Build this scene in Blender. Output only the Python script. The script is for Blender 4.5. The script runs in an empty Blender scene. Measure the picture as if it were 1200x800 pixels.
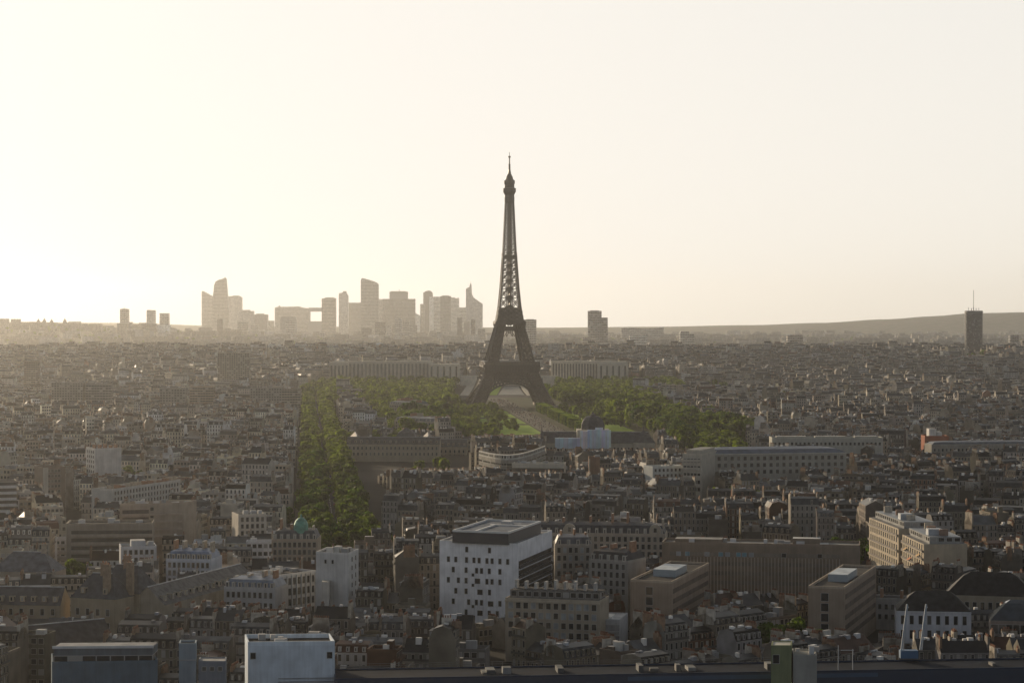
import bpy, math, random
import numpy as np
from mathutils import Vector

# ------------------------------------------------------------------ camera, world, sun, exposure
SC = bpy.context.scene
COL = SC.collection
F, H, HOR = 2557.0, 112.0, 372.0            # focal length in 1200-wide pixels, eye height, horizon row
cam_d = bpy.data.cameras.new('camera'); cam = bpy.data.objects.new('camera', cam_d); COL.objects.link(cam)
cam_d.sensor_width = 36; cam_d.lens = F / 1200 * 36; cam_d.clip_start = 1; cam_d.clip_end = 60000
cam.location = (0, 0, H); cam.rotation_euler = (math.radians(90) - math.atan((400 - HOR) / F), 0, 0)
SC.camera = cam
SUN_AZ, SUN_EL = math.radians(33), math.radians(12.5)      # azimuth measured from the view axis towards the left
SKY_SAT, SKY_K, SKY_BACK, SKY_FRONT = .7, 1.4, 4.9, 10.7
world = bpy.data.worlds.new('World'); SC.world = world; world.use_nodes = True
nt = world.node_tree; bg = nt.nodes['Background']
sky = nt.nodes.new('ShaderNodeTexSky'); sky.sky_type = 'NISHITA'; sky.sun_disc = False
sky.sun_elevation = SUN_EL; sky.sun_rotation = -SUN_AZ
sky.altitude = 100; sky.air_density = 0.8; sky.dust_density = 2.2; sky.ozone_density = 0.6
hs = nt.nodes.new('ShaderNodeHueSaturation'); hs.inputs['Saturation'].default_value = SKY_SAT; nt.links.new(sky.outputs[0], hs.inputs['Color'])
def vm(op, a, b_=None):                                     # evening haze: the glow round the sun levels off, the sky opposite the sun is dimmer
    k = nt.nodes.new('ShaderNodeVectorMath'); k.operation = op
    for i, x in enumerate((a, b_)):
        if x is None: continue
        if isinstance(x, tuple): k.inputs[i].default_value = x
        else: nt.links.new(x, k.inputs[i])
    return k
soft = vm('DIVIDE', hs.outputs[0], vm('ADD', vm('MULTIPLY', hs.outputs[0], (SKY_K,) * 3).outputs[0], (1.0, 1.0, 1.0)).outputs[0])
tc = nt.nodes.new('ShaderNodeTexCoord'); dt = vm('DOT_PRODUCT', tc.outputs['Generated'], (-math.sin(.3), math.cos(.3), 0.0))
mr = nt.nodes.new('ShaderNodeMapRange'); mr.interpolation_type = 'SMOOTHSTEP'
for i, x in ((1, .0), (2, .84), (3, SKY_BACK), (4, SKY_FRONT)): mr.inputs[i].default_value = x
nt.links.new(dt.outputs['Value'], mr.inputs[0]); tm = nt.nodes.new('ShaderNodeMapRange'); tm.data_type = 'FLOAT_VECTOR'; nt.links.new(dt.outputs['Value'], tm.inputs[6])
for i, x in ((7, (-.2,) * 3), (8, (.8,) * 3), (9, (.88, .965, 1.09)), (10, (1.0, .96, .895))): tm.inputs[i].default_value = x
sc_ = vm('SCALE', vm('MULTIPLY', soft.outputs[0], tm.outputs[1]).outputs[0]); zr = nt.nodes.new('ShaderNodeMapRange'); zx = nt.nodes.new('ShaderNodeSeparateXYZ'); nt.links.new(tc.outputs['Generated'], zx.inputs[0]); nt.links.new(zx.outputs[2], zr.inputs[0])
for i, x in ((1, .2), (2, .75), (3, 1.0), (4, .3)): zr.inputs[i].default_value = x
pr = nt.nodes.new('ShaderNodeMath'); pr.operation = 'MULTIPLY'; nt.links.new(mr.outputs[0], pr.inputs[0]); nt.links.new(zr.outputs[0], pr.inputs[1]); nt.links.new(pr.outputs[0], sc_.inputs[3]); nt.links.new(sc_.outputs[0], bg.inputs[0])
bg.inputs[1].default_value = 0.15
sun_d = bpy.data.lights.new('sun', 'SUN'); sun = bpy.data.objects.new('sun', sun_d); COL.objects.link(sun)
sun_d.energy = 4.8; sun_d.angle = math.radians(0.55); sun_d.color = (1.0, 0.80, 0.55)
sdir = Vector((-math.sin(SUN_AZ) * math.cos(SUN_EL), math.cos(SUN_AZ) * math.cos(SUN_EL), math.sin(SUN_EL)))
sun.rotation_euler = sdir.to_track_quat('Z', 'Y').to_euler(); sun.location = (0, 0, 900)
vs = SC.view_settings; vs.view_transform = 'Standard'; vs.look = 'None'; vs.gamma = 1; vs.exposure = -0.16; vs.use_curve_mapping = False
HAZE_DENSITY, HAZE_ANISO = 3.1e-5, 0.78
SC.cycles.max_bounces = 4; SC.cycles.diffuse_bounces = 1; SC.cycles.glossy_bounces = 2
SC.cycles.transmission_bounces = 2; SC.cycles.volume_bounces = 3; SC.cycles.use_denoising = True
SC.cycles.sample_clamp_indirect = 4
RNG = random.Random(7)

# ------------------------------------------------------------------ helpers
def sstep(a, b, x):
    t = min(1, max(0, (x - a) / (b - a))); return t * t * (3 - 2 * t)
def at(px, py, Y): return Vector(((px - 600) / F * Y, Y, H - (py - HOR) / F * Y))
def onz(px, py, z):
    Y = (H - z) * F / (py - HOR); return Vector(((px - 600) / F * Y, Y, z))
def px_of(x, y): return 600 + x / y * F
def py_of(y, z): return HOR + (H - z) / y * F
def ridge(px):
    k = [(-400, 84), (0, 80), (140, 74), (260, 52), (420, 46), (640, 40), (760, 46), (880, 58), (960, 74), (1040, 100), (1090, 120), (1140, 141), (1200, 147), (1500, 150)]
    for (a, b), (c, d) in zip(k, k[1:]):
        if a <= px <= c: return b + (d - b) * sstep(a, c, px)
    return k[0][1] if px < 0 else k[-1][1]
def terrain(x, y):
    z = 31 * sstep(3050, 4250, y) - 27 * sstep(4700, 5700, y)
    z += 66 * math.exp(-((x + 1900) / 750) ** 2) * sstep(6600, 8300, y) * (1 - sstep(9000, 10600, y))
    if y > 12000: z += (ridge(600 + x / y * F) - 4) * sstep(12700, 14600, y)
    return z

MATS = {}
class MB:
    def __init__(s): s.v = []; s.n = []; s.m = []; s.t = []; s.uv = []; s.mi = {}; s.ml = []
    def face(s, pts, mat, tint=(1, 1, 1), uv=None):
        s.v.extend(pts); n = len(pts); s.n.append(n)
        if mat not in s.mi: s.mi[mat] = len(s.ml); s.ml.append(mat)
        s.m.append(s.mi[mat]); s.t.append(tint)
        s.uv.extend(uv if uv else ((-5.5, -5.5),) * n)
    def box(s, c, ux, hx, hy, z0, z1, mat, tint=(1, 1, 1), top=None, ttint=None, uv=None, bottom=False):
        (cx, cy), (a, b) = c, ux
        q = [(cx + i * hx * a - j * hy * b, cy + i * hx * b + j * hy * a) for i, j in ((-1, -1), (1, -1), (1, 1), (-1, 1))]
        s.prism(q, z0, z1, mat, tint, top, ttint, uv, bottom)
    def prism(s, q, z0, z1, mat, tint=(1, 1, 1), top=None, ttint=None, uv=None, bottom=False):
        n = len(q)
        for i in range(n):
            (x0, y0), (x1, y1) = q[i][:2], q[(i + 1) % n][:2]
            u = None
            if uv:
                bay, fl = uv; L = math.hypot(x1 - x0, y1 - y0); nb = max(1, round(L / bay)); o = 20 * RNG.randint(0, 40)
                u = ((o, 0), (o + nb, 0), (o + nb, (z1 - z0) / fl), (o, (z1 - z0) / fl))
            s.face([(x0, y0, z0), (x1, y1, z0), (x1, y1, z1), (x0, y0, z1)], mat, tint, u)
        s.face([(p[0], p[1], z1) for p in q], top or mat, ttint or tint)
        if bottom: s.face([(p[0], p[1], z0) for p in reversed(q)], mat, tint)
    def beam(s, p, q, t, mat, tint=(1, 1, 1)):
        p, q = Vector(p), Vector(q); d = (q - p)
        if d.length < 1e-6: return
        d.normalize(); a = d.cross(Vector((0, 0, 1)))
        if a.length < .05: a = Vector((1, 0, 0))
        a.normalize(); b = d.cross(a); a *= t / 2; b *= t / 2
        r = [(1, 1), (-1, 1), (-1, -1), (1, -1)]
        P = [tuple(p + a * i + b * j) for i, j in r]; Q = [tuple(q + a * i + b * j) for i, j in r]
        for i in range(4): j = (i + 1) % 4; s.face([P[i], P[j], Q[j], Q[i]], mat, tint)
        s.face(P[::-1], mat, tint); s.face(Q, mat, tint)
    def lathe(s, c, prof, mat, n=10, tint=(1, 1, 1), rot=0):
        R = [[(c[0] + r * math.cos(rot + 2 * math.pi * k / n), c[1] + r * math.sin(rot + 2 * math.pi * k / n), z) for k in range(n)] for r, z in prof]
        for A, B in zip(R, R[1:]):
            for k in range(n): j = (k + 1) % n; s.face([A[k], A[j], B[j], B[k]], mat, tint)
        s.face(R[-1], mat, tint)
    def mesh(s, name, off=(0, 0, 0)):
        me = bpy.data.meshes.new(name)
        v = np.array(s.v, dtype=np.float32).reshape(-1, 3) - np.array(off, dtype=np.float32)
        n = np.array(s.n, dtype=np.int32); nl = int(n.sum())
        me.vertices.add(len(v)); me.vertices.foreach_set('co', v.ravel())
        me.loops.add(nl); me.loops.foreach_set('vertex_index', np.arange(nl, dtype=np.int32))
        me.polygons.add(len(n)); me.polygons.foreach_set('loop_start', np.concatenate(([0], np.cumsum(n)[:-1])).astype(np.int32))
        me.polygons.foreach_set('loop_total', n)
        for k in s.ml: me.materials.append(MATS[k])
        me.update(calc_edges=True)
        me.polygons.foreach_set('material_index', np.array(s.m, dtype=np.int32))
        me.polygons.foreach_set('use_smooth', np.zeros(len(n), dtype=bool))
        ul = me.uv_layers.new(name='UVMap'); ul.data.foreach_set('uv', np.array(s.uv, dtype=np.float32).ravel())
        at_ = me.attributes.new('tint', 'FLOAT_COLOR', 'FACE')
        t = np.ones((len(n), 4), dtype=np.float32); t[:, :3] = np.array(s.t, dtype=np.float32).reshape(-1, 3)
        at_.data.foreach_set('color', t.ravel())
        return me
    def build(s, name, parent=None):
        off = ORG.get(parent.name, (0, 0, 0)) if parent else (0, 0, 0)
        o = bpy.data.objects.new(name, s.mesh(name, off)); COL.objects.link(o)
        if parent: o.parent = parent; ORG[o.name] = off
        return o
ORG = {}
def tag(o, label=None, cat=None, group=None, kind=None):
    if label: o['label'] = label
    if cat: o['category'] = cat
    if group: o['group'] = group
    if kind: o['kind'] = kind
    return o
def thing(name, label, cat, loc, group=None):
    o = bpy.data.objects.new(name, None); COL.objects.link(o); o.location = loc; o.empty_display_size = 2
    ORG[o.name] = tuple(loc); return tag(o, label, cat, group)
def put(mesh, name, parent, pos, rz=0, scale=None):
    o = bpy.data.objects.new(name, mesh); COL.objects.link(o); o.parent = parent
    off = ORG[parent.name]; o.location = (pos[0] - off[0], pos[1] - off[1], pos[2] - off[2]); o.rotation_euler = (0, 0, rz)
    if scale: o.scale = scale
    return o

# ------------------------------------------------------------------ materials
def newmat(name):
    m = bpy.data.materials.new(name); m.use_nodes = True; n = m.node_tree; MATS[name] = m
    return m, n, n.nodes['Principled BSDF'], n.links
def math_n(n, op, a, b=None, c=None):
    k = n.nodes.new('ShaderNodeMath'); k.operation = op
    for i, x in enumerate((a, b, c)):
        if x is None: continue
        if isinstance(x, (int, float)): k.inputs[i].default_value = x
        else: n.links.new(x, k.inputs[i])
    return k.outputs[0]
def mixc(n, f, a, b):
    k = n.nodes.new('ShaderNodeMix'); k.data_type = 'RGBA'
    for i, x in ((0, f), (6, a), (7, b)):
        if isinstance(x, (int, float)): k.inputs[i].default_value = x
        elif isinstance(x, tuple): k.inputs[i].default_value = (*x, 1)
        else: n.links.new(x, k.inputs[i])
    return k.outputs[2]
def noise(n, scale, detail=3, lo=.8, hi=1.15):
    g = n.nodes.new('ShaderNodeNewGeometry'); t = n.nodes.new('ShaderNodeTexNoise'); t.inputs['Scale'].default_value = scale; t.inputs['Detail'].default_value = detail
    n.links.new(g.outputs['Position'], t.inputs['Vector'])
    r = n.nodes.new('ShaderNodeMapRange'); r.inputs[1].default_value = .3; r.inputs[2].default_value = .7; r.inputs[3].default_value = lo; r.inputs[4].default_value = hi
    n.links.new(t.outputs[0], r.inputs[0]); return r.outputs[0]
def scaled(n, col, f):
    k = n.nodes.new('ShaderNodeVectorMath'); k.operation = 'SCALE'
    if isinstance(col, tuple): k.inputs[0].default_value = col
    else: n.links.new(col, k.inputs[0])
    n.links.new(f, k.inputs[3]); return k.outputs[0]
def tint(n):
    a = n.nodes.new('ShaderNodeAttribute'); a.attribute_name = 'tint'; return a.outputs['Color']
def plain(name, rough=.85, metal=0, ns=.15, lo=.8, hi=1.15, col=None, spec=.5):
    m, n, b, l = newmat(name)
    c = scaled(n, col if col else tint(n), noise(n, ns, 4, lo, hi)); l.new(c, b.inputs['Base Color'])
    b.inputs['Roughness'].default_value = rough; b.inputs['Metallic'].default_value = metal; b.inputs['Specular IOR Level'].default_value = spec
    return m
def windowed(name, u0, u1, v0, v1, bal=True, curtain=.82):
    m, n, b, l = newmat(name)
    uv = n.nodes.new('ShaderNodeUVMap'); uv.uv_map = 'UVMap'; s = n.nodes.new('ShaderNodeSeparateXYZ'); l.new(uv.outputs[0], s.inputs[0])
    u, v = s.outputs[0], s.outputs[1]; fu = math_n(n, 'FRACT', u); fv = math_n(n, 'FRACT', v); fl = math_n(n, 'FLOOR', v); cu = math_n(n, 'FLOOR', u)
    mul = lambda *a: a[0] if len(a) == 1 else math_n(n, 'MULTIPLY', a[0], mul(*a[1:]))
    ok = math_n(n, 'GREATER_THAN', u, -.5)
    mask = mul(math_n(n, 'GREATER_THAN', fu, u0), math_n(n, 'LESS_THAN', fu, u1), math_n(n, 'GREATER_THAN', fv, v0), math_n(n, 'LESS_THAN', fv, v1), ok)
    cx = n.nodes.new('ShaderNodeCombineXYZ'); l.new(cu, cx.inputs[0]); l.new(fl, cx.inputs[1])
    wn = n.nodes.new('ShaderNodeTexWhiteNoise'); wn.noise_dimensions = '2D'; l.new(cx.outputs[0], wn.inputs['Vector'])
    glass = mixc(n, math_n(n, 'GREATER_THAN', wn.outputs[0], curtain), (.018, .021, .026), (.30, .29, .27))
    g_ = n.nodes.new('ShaderNodeNewGeometry'); st_ = n.nodes.new('ShaderNodeVectorMath'); st_.operation = 'MULTIPLY'; st_.inputs[1].default_value = (.9, .9, .09); l.new(g_.outputs['Position'], st_.inputs[0])
    ns = n.nodes.new('ShaderNodeTexNoise'); ns.inputs['Scale'].default_value = 1.0; ns.inputs['Detail'].default_value = 5; l.new(st_.outputs[0], ns.inputs['Vector'])
    wall = scaled(n, scaled(n, tint(n), noise(n, .12, 4, .72, 1.16)), math_n(n, 'ADD', math_n(n, 'MULTIPLY', ns.outputs[0], .9), .55))
    sur = mul(math_n(n, 'GREATER_THAN', fu, u0 - .07), math_n(n, 'LESS_THAN', fu, u1 + .07), math_n(n, 'GREATER_THAN', fv, v0 - .05), math_n(n, 'LESS_THAN', fv, v1 + .05), ok)
    wall = mixc(n, math_n(n, 'MULTIPLY', sur, .45), wall, (.55, .52, .47))
    if bal:
        band = mul(math_n(n, 'COMPARE', math_n(n, 'MODULO', fl, 3), 1, .1), math_n(n, 'LESS_THAN', fv, .24), ok)
        wall = mixc(n, math_n(n, 'MULTIPLY', band, .55), wall, (.05, .05, .05))
        wall = mixc(n, mul(math_n(n, 'GREATER_THAN', fv, .93), ok, math_n(n, 'ADD', .3, 0)), wall, (.55, .5, .42))
    l.new(mixc(n, mask, wall, glass), b.inputs['Base Color']); l.new(math_n(n, 'ADD', math_n(n, 'MULTIPLY', mask, .4), .08), b.inputs['Specular IOR Level'])
    l.new(math_n(n, 'SUBTRACT', .88, math_n(n, 'MULTIPLY', mask, .7)), b.inputs['Roughness'])
    return m
windowed('stone_facade', .3, .68, .16, .8)
windowed('modern_facade', .16, .84, .34, .84, False)
windowed('ribbon_facade', .05, .97, .38, .84, False, .88)
windowed('tower_facade', .08, .95, .3, .85, False, .86).node_tree.nodes['Principled BSDF'].inputs['Metallic'].default_value = .55
plain('party_wall', .95, ns=.2, lo=.65, hi=1.15, spec=.1)
plain('plaster', .9, ns=.25, lo=.82, hi=1.1, spec=.15)
pn = MATS['plaster'].node_tree; g_ = pn.nodes.new('ShaderNodeNewGeometry'); st_ = pn.nodes.new('ShaderNodeVectorMath'); st_.operation = 'MULTIPLY'; st_.inputs[1].default_value = (1.3, 1.3, .07); pn.links.new(g_.outputs['Position'], st_.inputs[0])
ns = pn.nodes.new('ShaderNodeTexNoise'); ns.inputs['Detail'].default_value = 5; ns.inputs['Scale'].default_value = 1.0; pn.links.new(st_.outputs[0], ns.inputs['Vector'])   # rain streaks
pb = pn.nodes['Principled BSDF']; old = pb.inputs['Base Color'].links[0].from_socket; pn.links.new(scaled(pn, old, math_n(pn, 'ADD', math_n(pn, 'MULTIPLY', ns.outputs[0], .5), .74)), pb.inputs['Base Color'])
plain('zinc', .5, .15, .3, .65, 1.3, spec=.25)
plain('slate', .65, .0, .5, .6, 1.35, spec=.14)
plain('flat_roof', .95, 0, .2, .6, 1.3, spec=.06)
plain('chimney_brick', .95, 0, .8, .65, 1.2, spec=.1)
plain('painted', .6, 0, .4, .9, 1.08)
plain('glass', .12, 0, .4, .7, 1.3)
plain('iron', .42, .0, .2, .8, 1.2)
plain('copper', .6, .2, .8, .7, 1.2)
plain('cloth', .9, 0, .15, .8, 1.15)
# ground, lawn, leaves
m, n, b, l = newmat('city_ground')
l.new(mixc(n, noise(n, .012, 5, 0, 1), (.02, .02, .021), (.05, .047, .043)), b.inputs['Base Color']); b.inputs['Roughness'].default_value = .95; b.inputs['Specular IOR Level'].default_value = .05
m, n, b, l = newmat('far_ground'); b.inputs['Specular IOR Level'].default_value = .06
l.new(mixc(n, noise(n, .02, 6, 0, 1), (.04, .055, .03), (.12, .11, .09)), b.inputs['Base Color']); b.inputs['Roughness'].default_value = .95
m, n, b, l = newmat('asphalt'); b.inputs['Specular IOR Level'].default_value = .06
l.new(scaled(n, (.055, .054, .053), noise(n, .15, 5, .75, 1.25)), b.inputs['Base Color']); b.inputs['Roughness'].default_value = .8
m, n, b, l = newmat('gravel_path'); b.inputs['Specular IOR Level'].default_value = .06
l.new(scaled(n, (.11, .10, .085), noise(n, .08, 5, .75, 1.2)), b.inputs['Base Color']); b.inputs['Roughness'].default_value = .95
m, n, b, l = newmat('lawn'); b.inputs['Specular IOR Level'].default_value = .06
l.new(mixc(n, noise(n, .05, 6, 0, 1), (.13, .25, .006), (.21, .30, .012)), b.inputs['Base Color']); b.inputs['Roughness'].default_value = .8
m, n, b, l = newmat('soil'); b.inputs['Specular IOR Level'].default_value = .06
l.new(mixc(n, noise(n, .05, 4, 0, 1), (.025, .035, .012), (.06, .065, .03)), b.inputs['Base Color']); b.inputs['Roughness'].default_value = .95
m, n, b, l = newmat('bark'); l.new(scaled(n, (.09, .07, .05), noise(n, 2, 4, .6, 1.2)), b.inputs['Base Color']); b.inputs['Roughness'].default_value = .95
m, n, b, l = newmat('leaves'); b.inputs['Specular IOR Level'].default_value = .06
oi = n.nodes.new('ShaderNodeObjectInfo')
lc = scaled(n, mixc(n, oi.outputs['Random'], (.026, .06, .005), (.09, .12, .01)), noise(n, .3, 3, .45, 1.55))
lc2 = n.nodes.new('ShaderNodeVectorMath'); lc2.operation = 'MULTIPLY'; l.new(lc, lc2.inputs[0]); l.new(tint(n), lc2.inputs[1])
l.new(lc2.outputs[0], b.inputs['Base Color']); b.inputs['Roughness'].default_value = .65
tr = n.nodes.new('ShaderNodeBsdfTranslucent'); l.new(scaled(n, lc2.outputs[0], math_n(n, 'ADD', 2.2, 0)), tr.inputs['Color'])
ms = n.nodes.new('ShaderNodeMixShader'); ms.inputs[0].default_value = .42; l.new(b.outputs[0], ms.inputs[1]); l.new(tr.outputs[0], ms.inputs[2])
l.new(ms.outputs[0], n.nodes['Material Output'].inputs['Surface'])

# ------------------------------------------------------------------ ground and hills (one sheet)
def ground():
    ys = [-150] + list(np.arange(0, 3000, 150)) + list(np.arange(3000, 6000, 75)) + list(np.arange(6000, 15700, 160))
    nx = 150; v = []; f = []
    for y in ys:
        hw = 900 + .36 * max(y, 0)
        for i in range(nx + 1):
            x = -hw - 600 + (2 * hw + 600) * i / nx; v.append((x, y, terrain(x, y)))
    for r in range(len(ys) - 1):
        for i in range(nx): a = r * (nx + 1) + i; f.append((a, a + 1, a + nx + 2, a + nx + 1))
    me = bpy.data.meshes.new('ground'); me.from_pydata(v, [], f); me.materials.append(MATS['city_ground']); me.materials.append(MATS['far_ground'])
    for p in me.polygons: p.material_index = 1 if p.center.y > 5300 else 0; p.use_smooth = True
    tag(bpy.data.objects.new('ground', me), kind='structure'); COL.objects.link(bpy.data.objects['ground'])
ground()
def sheet(name, q, z, mat, follow=False, n=1):
    mb = MB(); a, b_, c, d = [Vector((p[0], p[1])) for p in q]
    for i in range(n):
        for j in range(n):
            P = []
            for s, t in ((i, j), (i + 1, j), (i + 1, j + 1), (i, j + 1)):
                s /= n; t /= n; p = (a * (1 - s) + b_ * s) * (1 - t) + (d * (1 - s) + c * s) * t
                P.append((p.x, p.y, z + (terrain(p.x, p.y) if follow else 0)))
            mb.face(P, mat)
    return mb.build(name)

# exclusion zones for houses (polygons), and guards that keep sight lines to landmarks open
ZONES, GUARDS, MARKS = [], [], []
def zone(q, grow=0):
    q = [Vector((p[0], p[1])) for p in q]; c = sum(q, Vector((0, 0))) / len(q)
    if grow: q = [c + (p - c) * (1 + grow / max(1, (p - c).length)) for p in q]
    xs = [p.x for p in q]; ys = [p.y for p in q]
    ZONES.append((min(xs), max(xs), min(ys), max(ys), [(p.x, p.y) for p in q]))
def inside(x, y):
    for x0, x1, y0, y1, q in ZONES:
        if x < x0 or x > x1 or y < y0 or y > y1: continue
        c = False; j = len(q) - 1
        for i in range(len(q)):
            if (q[i][1] > y) != (q[j][1] > y) and x < (q[j][0] - q[i][0]) * (y - q[i][1]) / (q[j][1] - q[i][1]) + q[i][0]: c = not c
            j = i
        if c: return True
    return False
def guard(p0, p1, py, Y): GUARDS.append((p0, p1, py, Y))
def cap(x, y, w):
    p = px_of(x, y); r = w / 2 / y * F; z = 1e9
    for p0, p1, py, Y in GUARDS:
        if y < Y - 2 and p + r > p0 and p - r < p1: z = min(z, H - (py - HOR) / F * (y - 8))
    return z

# ------------------------------------------------------------------ boulevard, park sheets
def ave(Y): return -86 + (Y - 1068) * (-209 / 2186.)            # x of the boulevard's axis
ax_d = Vector((-209, 2186)).normalized()
def strip(name, Y0, Y1, o0, o1, z, mat, fx=ave, n=1):
    o = sheet(name, [(fx(Y0) + o0, Y0), (fx(Y0) + o1, Y0), (fx(Y1) + o1, Y1), (fx(Y1) + o0, Y1)], z, mat, True, n); return tag(o, kind='structure')
strip('pavement', 940, 3000, -21, 21, .12, 'gravel_path')
strip('boulevard_road', 940, 3000, -5.5, 5.5, .13, 'asphalt')
mk = MB()
for i in range(170):
    Y = 950 + i * 12; mk.face([(ave(Y) - .12, Y, .135), (ave(Y) + .12, Y, .135), (ave(Y + 5) + .12, Y + 5, .135), (ave(Y + 5) - .12, Y + 5, .135)], 'painted', (.75, .75, .72))
tag(mk.build('road_markings'), kind='structure')
zone([(ave(930) - 21, 930), (ave(930) + 21, 930), (ave(3200) + 21, 3200), (ave(3200) - 21, 3200)])
def cdm(Y): return -3 + (2750 - Y) * (70 / 950.)               # x of the park's axis
strip('park_ground', 1860, 3050, -190, 175, .05, 'soil', cdm)
strip('park_path', 1880, 3040, -12, 12, .1, 'gravel_path', cdm)
for Y0, Y1, a, b_ in ((1900, 2060, -74, -15), (2085, 2270, -76, -15), (2300, 2420, -80, -15), (2445, 2530, -84, -15), (2555, 2610, -84, -15), (1900, 2120, 40, 78), (2150, 2300, 40, 80), (2330, 2430, 40, 80), (2460, 2590, 40, 82)):
    strip('lawn', Y0, Y1, a, b_, .14, 'lawn', cdm)
zone([(-98, 1870), (cdm(1850) + 130, 1870), (cdm(3050) + 190, 3060), (-212, 3060), (-207, 3000), (-136, 2150)])
zone([(-330, 3040), (330, 3040), (330, 3330), (-330, 3330)])
zone([(-300, 3300), (260, 3300), (260, 3520), (-300, 3520)])
guard(545, 655, 512, 2600)        # the lawns
guard(350, 420, 600, 1250); guard(355, 412, 560, 1500); guard(362, 408, 530, 1800)

# ------------------------------------------------------------------ the lattice tower
def tower():
    Y = 2750.; C = Vector((at(597, 476, Y).x, Y)); al = math.radians(5); ca, sa = math.cos(al), math.sin(al)
    T = thing('lattice_tower', 'tall dark iron lattice tower with four arched legs rising above the green park', 'tower', (C.x, C.y, 0))
    R = lambda x, y, z: (C.x + x * ca - y * sa, C.y + x * sa + y * ca, z)
    prof = [(0, 54), (10, 48), (20, 42.6), (28, 38.7), (42, 33.6), (55, 29.3), (68, 25.6), (82, 22.1), (101, 16.8), (110, 15.3), (124, 13.2), (150, 10.7), (189, 8.1), (222, 6.6), (258, 5.0), (330, 3)]
    def W(z):
        for (a, b_), (c, d) in zip(prof, prof[1:]):
            if a <= z <= c: return b_ + (d - b_) * (z - a) / (c - a)
    def L(z): return 15.5 - 6.3 * min(1, z / 101.)
    ir = (.04, .028, .02)
    for sx, sy in ((-1, -1), (1, -1), (1, 1), (-1, 1)):
        mb = MB(); zs = [0, 6, 12, 18, 24, 30, 37, 44, 51, 57, 63, 69, 75, 81, 87, 93, 98, 103]
        def cr(z):
            w, l_ = W(z), L(z); i = w - l_
            return [(sx * w, sy * w), (sx * i, sy * w), (sx * i, sy * i), (sx * w, sy * i)]
        for z0, z1 in zip(zs, zs[1:]):
            A, B = cr(z0), cr(z1); M_ = cr((z0 + z1) / 2)
            for k in range(4):
                j = (k + 1) % 4
                a0, a1, b0, b1 = R(*A[k], z0), R(*A[j], z0), R(*B[k], z1), R(*B[j], z1)
                mb.beam(a0, b0, 1.9, 'iron', ir)
                mb.beam(b0, b1, 1.2, 'iron', ir)
                mid = lambda p, q, t=.5: tuple(p[i] + (q[i] - p[i]) * t for i in range(3))
                for t0, t1 in ((0, .5), (.5, 1)):
                    mb.beam(mid(a0, a1, t0), mid(b0, b1, t1), .95, 'iron', ir); mb.beam(mid(a0, a1, t1), mid(b0, b1, t0), .95, 'iron', ir)
                mb.beam(mid(a0, a1), mid(b0, b1), 1.0, 'iron', ir)
            c = [R(*p, z1) for p in B]; mb.face(c, 'iron', ir)      # floor of each bay
        mb.prism([R(sx * (W(0) + 1 - k), sy * (W(0) + 1 - j), 0)[:2] for k, j in ((0, 0), (20, 0), (20, 20), (0, 20))][::(1 if sx * sy > 0 else -1)], -1, 3.5, 'plaster', (.33, .29, .24))
        mb.build('leg', T)
    # arches
    for s in range(4):
        mb = MB(); ang = s * math.pi / 2; c4, s4 = math.cos(ang), math.sin(ang)
        def Q(x, off, z):
            y = -(W(max(z, 0)) - off); return R(x * c4 - y * s4, x * s4 + y * c4, z)
        N = 26; ri = 35.0; zc = 4.0; rise = 25.5; pi_ = []
        for k in range(N + 1):
            t = math.pi * k / N; pi_.append((math.cos(t), math.sin(t)))
        for off in (0.4, 4.5):
            for (cx, sx_), (dx, dy) in zip(pi_, pi_[1:]):
                p0, p1 = (ri * cx, zc + rise * sx_), (ri * dx, zc + rise * dy)
                q0, q1 = ((ri + 4) * cx, zc + (rise + 4) * sx_), ((ri + 4) * dx, zc + (rise + 4) * dy)
                mb.beam(Q(p0[0], off, p0[1]), Q(p1[0], off, p1[1]), 1.3, 'iron', ir); mb.beam(Q(q0[0], off, q0[1]), Q(q1[0], off, q1[1]), 1.3, 'iron', ir)
                mb.beam(Q(p0[0], off, p0[1]), Q(q1[0], off, q1[1]), .8, 'iron', ir); mb.beam(Q(q0[0], off, q0[1]), Q(p1[0], off, p1[1]), .8, 'iron', ir)
                if q1[1] > 14 and off < 1: mb.beam(Q(q0[0], off, q0[1]), Q(q0[0], off, 37), .9, 'iron', ir)
        for k in range(14):
            x0, x1 = -30 + k * 60 / 14, -30 + (k + 1) * 60 / 14
            for off in (.4, 4.5):
                mb.beam(Q(x0, off, 33.5), Q(x1, off, 44), .95, 'iron', ir); mb.beam(Q(x1, off, 33.5), Q(x0, off, 44), .95, 'iron', ir); mb.beam(Q(x0, off, 33.5), Q(x0, off, 44), .9, 'iron', ir)
        for off in (.4, 4.5):
            for z in (33.5, 39, 44): mb.beam(Q(-33, off, z), Q(33, off, z), 1.5, 'iron', ir)
        mb.build('arch', T)
    def ring(mb, hw, t, z0, z1, tn=ir):
        for s in range(4):
            a = s * math.pi / 2; c4, s4 = math.cos(a), math.sin(a)
            q = [(-hw, -hw), (hw, -hw), (hw - t, -hw + t), (-hw + t, -hw + t)]
            mb.prism([R(x * c4 - y * s4, x * s4 + y * c4, 0)[:2] for x, y in q], z0, z1, 'iron', tn, bottom=True)
    mb = MB(); ring(mb, 34.5, 13, 44, 45.2); ring(mb, 34.2, .8, 45.2, 50); ring(mb, 35.6, 15, 50, 51.5); ring(mb, 35.4, .35, 51.5, 53); ring(mb, 33, 1, 53.2, 56.5, (.09, .065, .05)); ring(mb, 34.6, 14, 56.5, 57.2)
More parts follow.
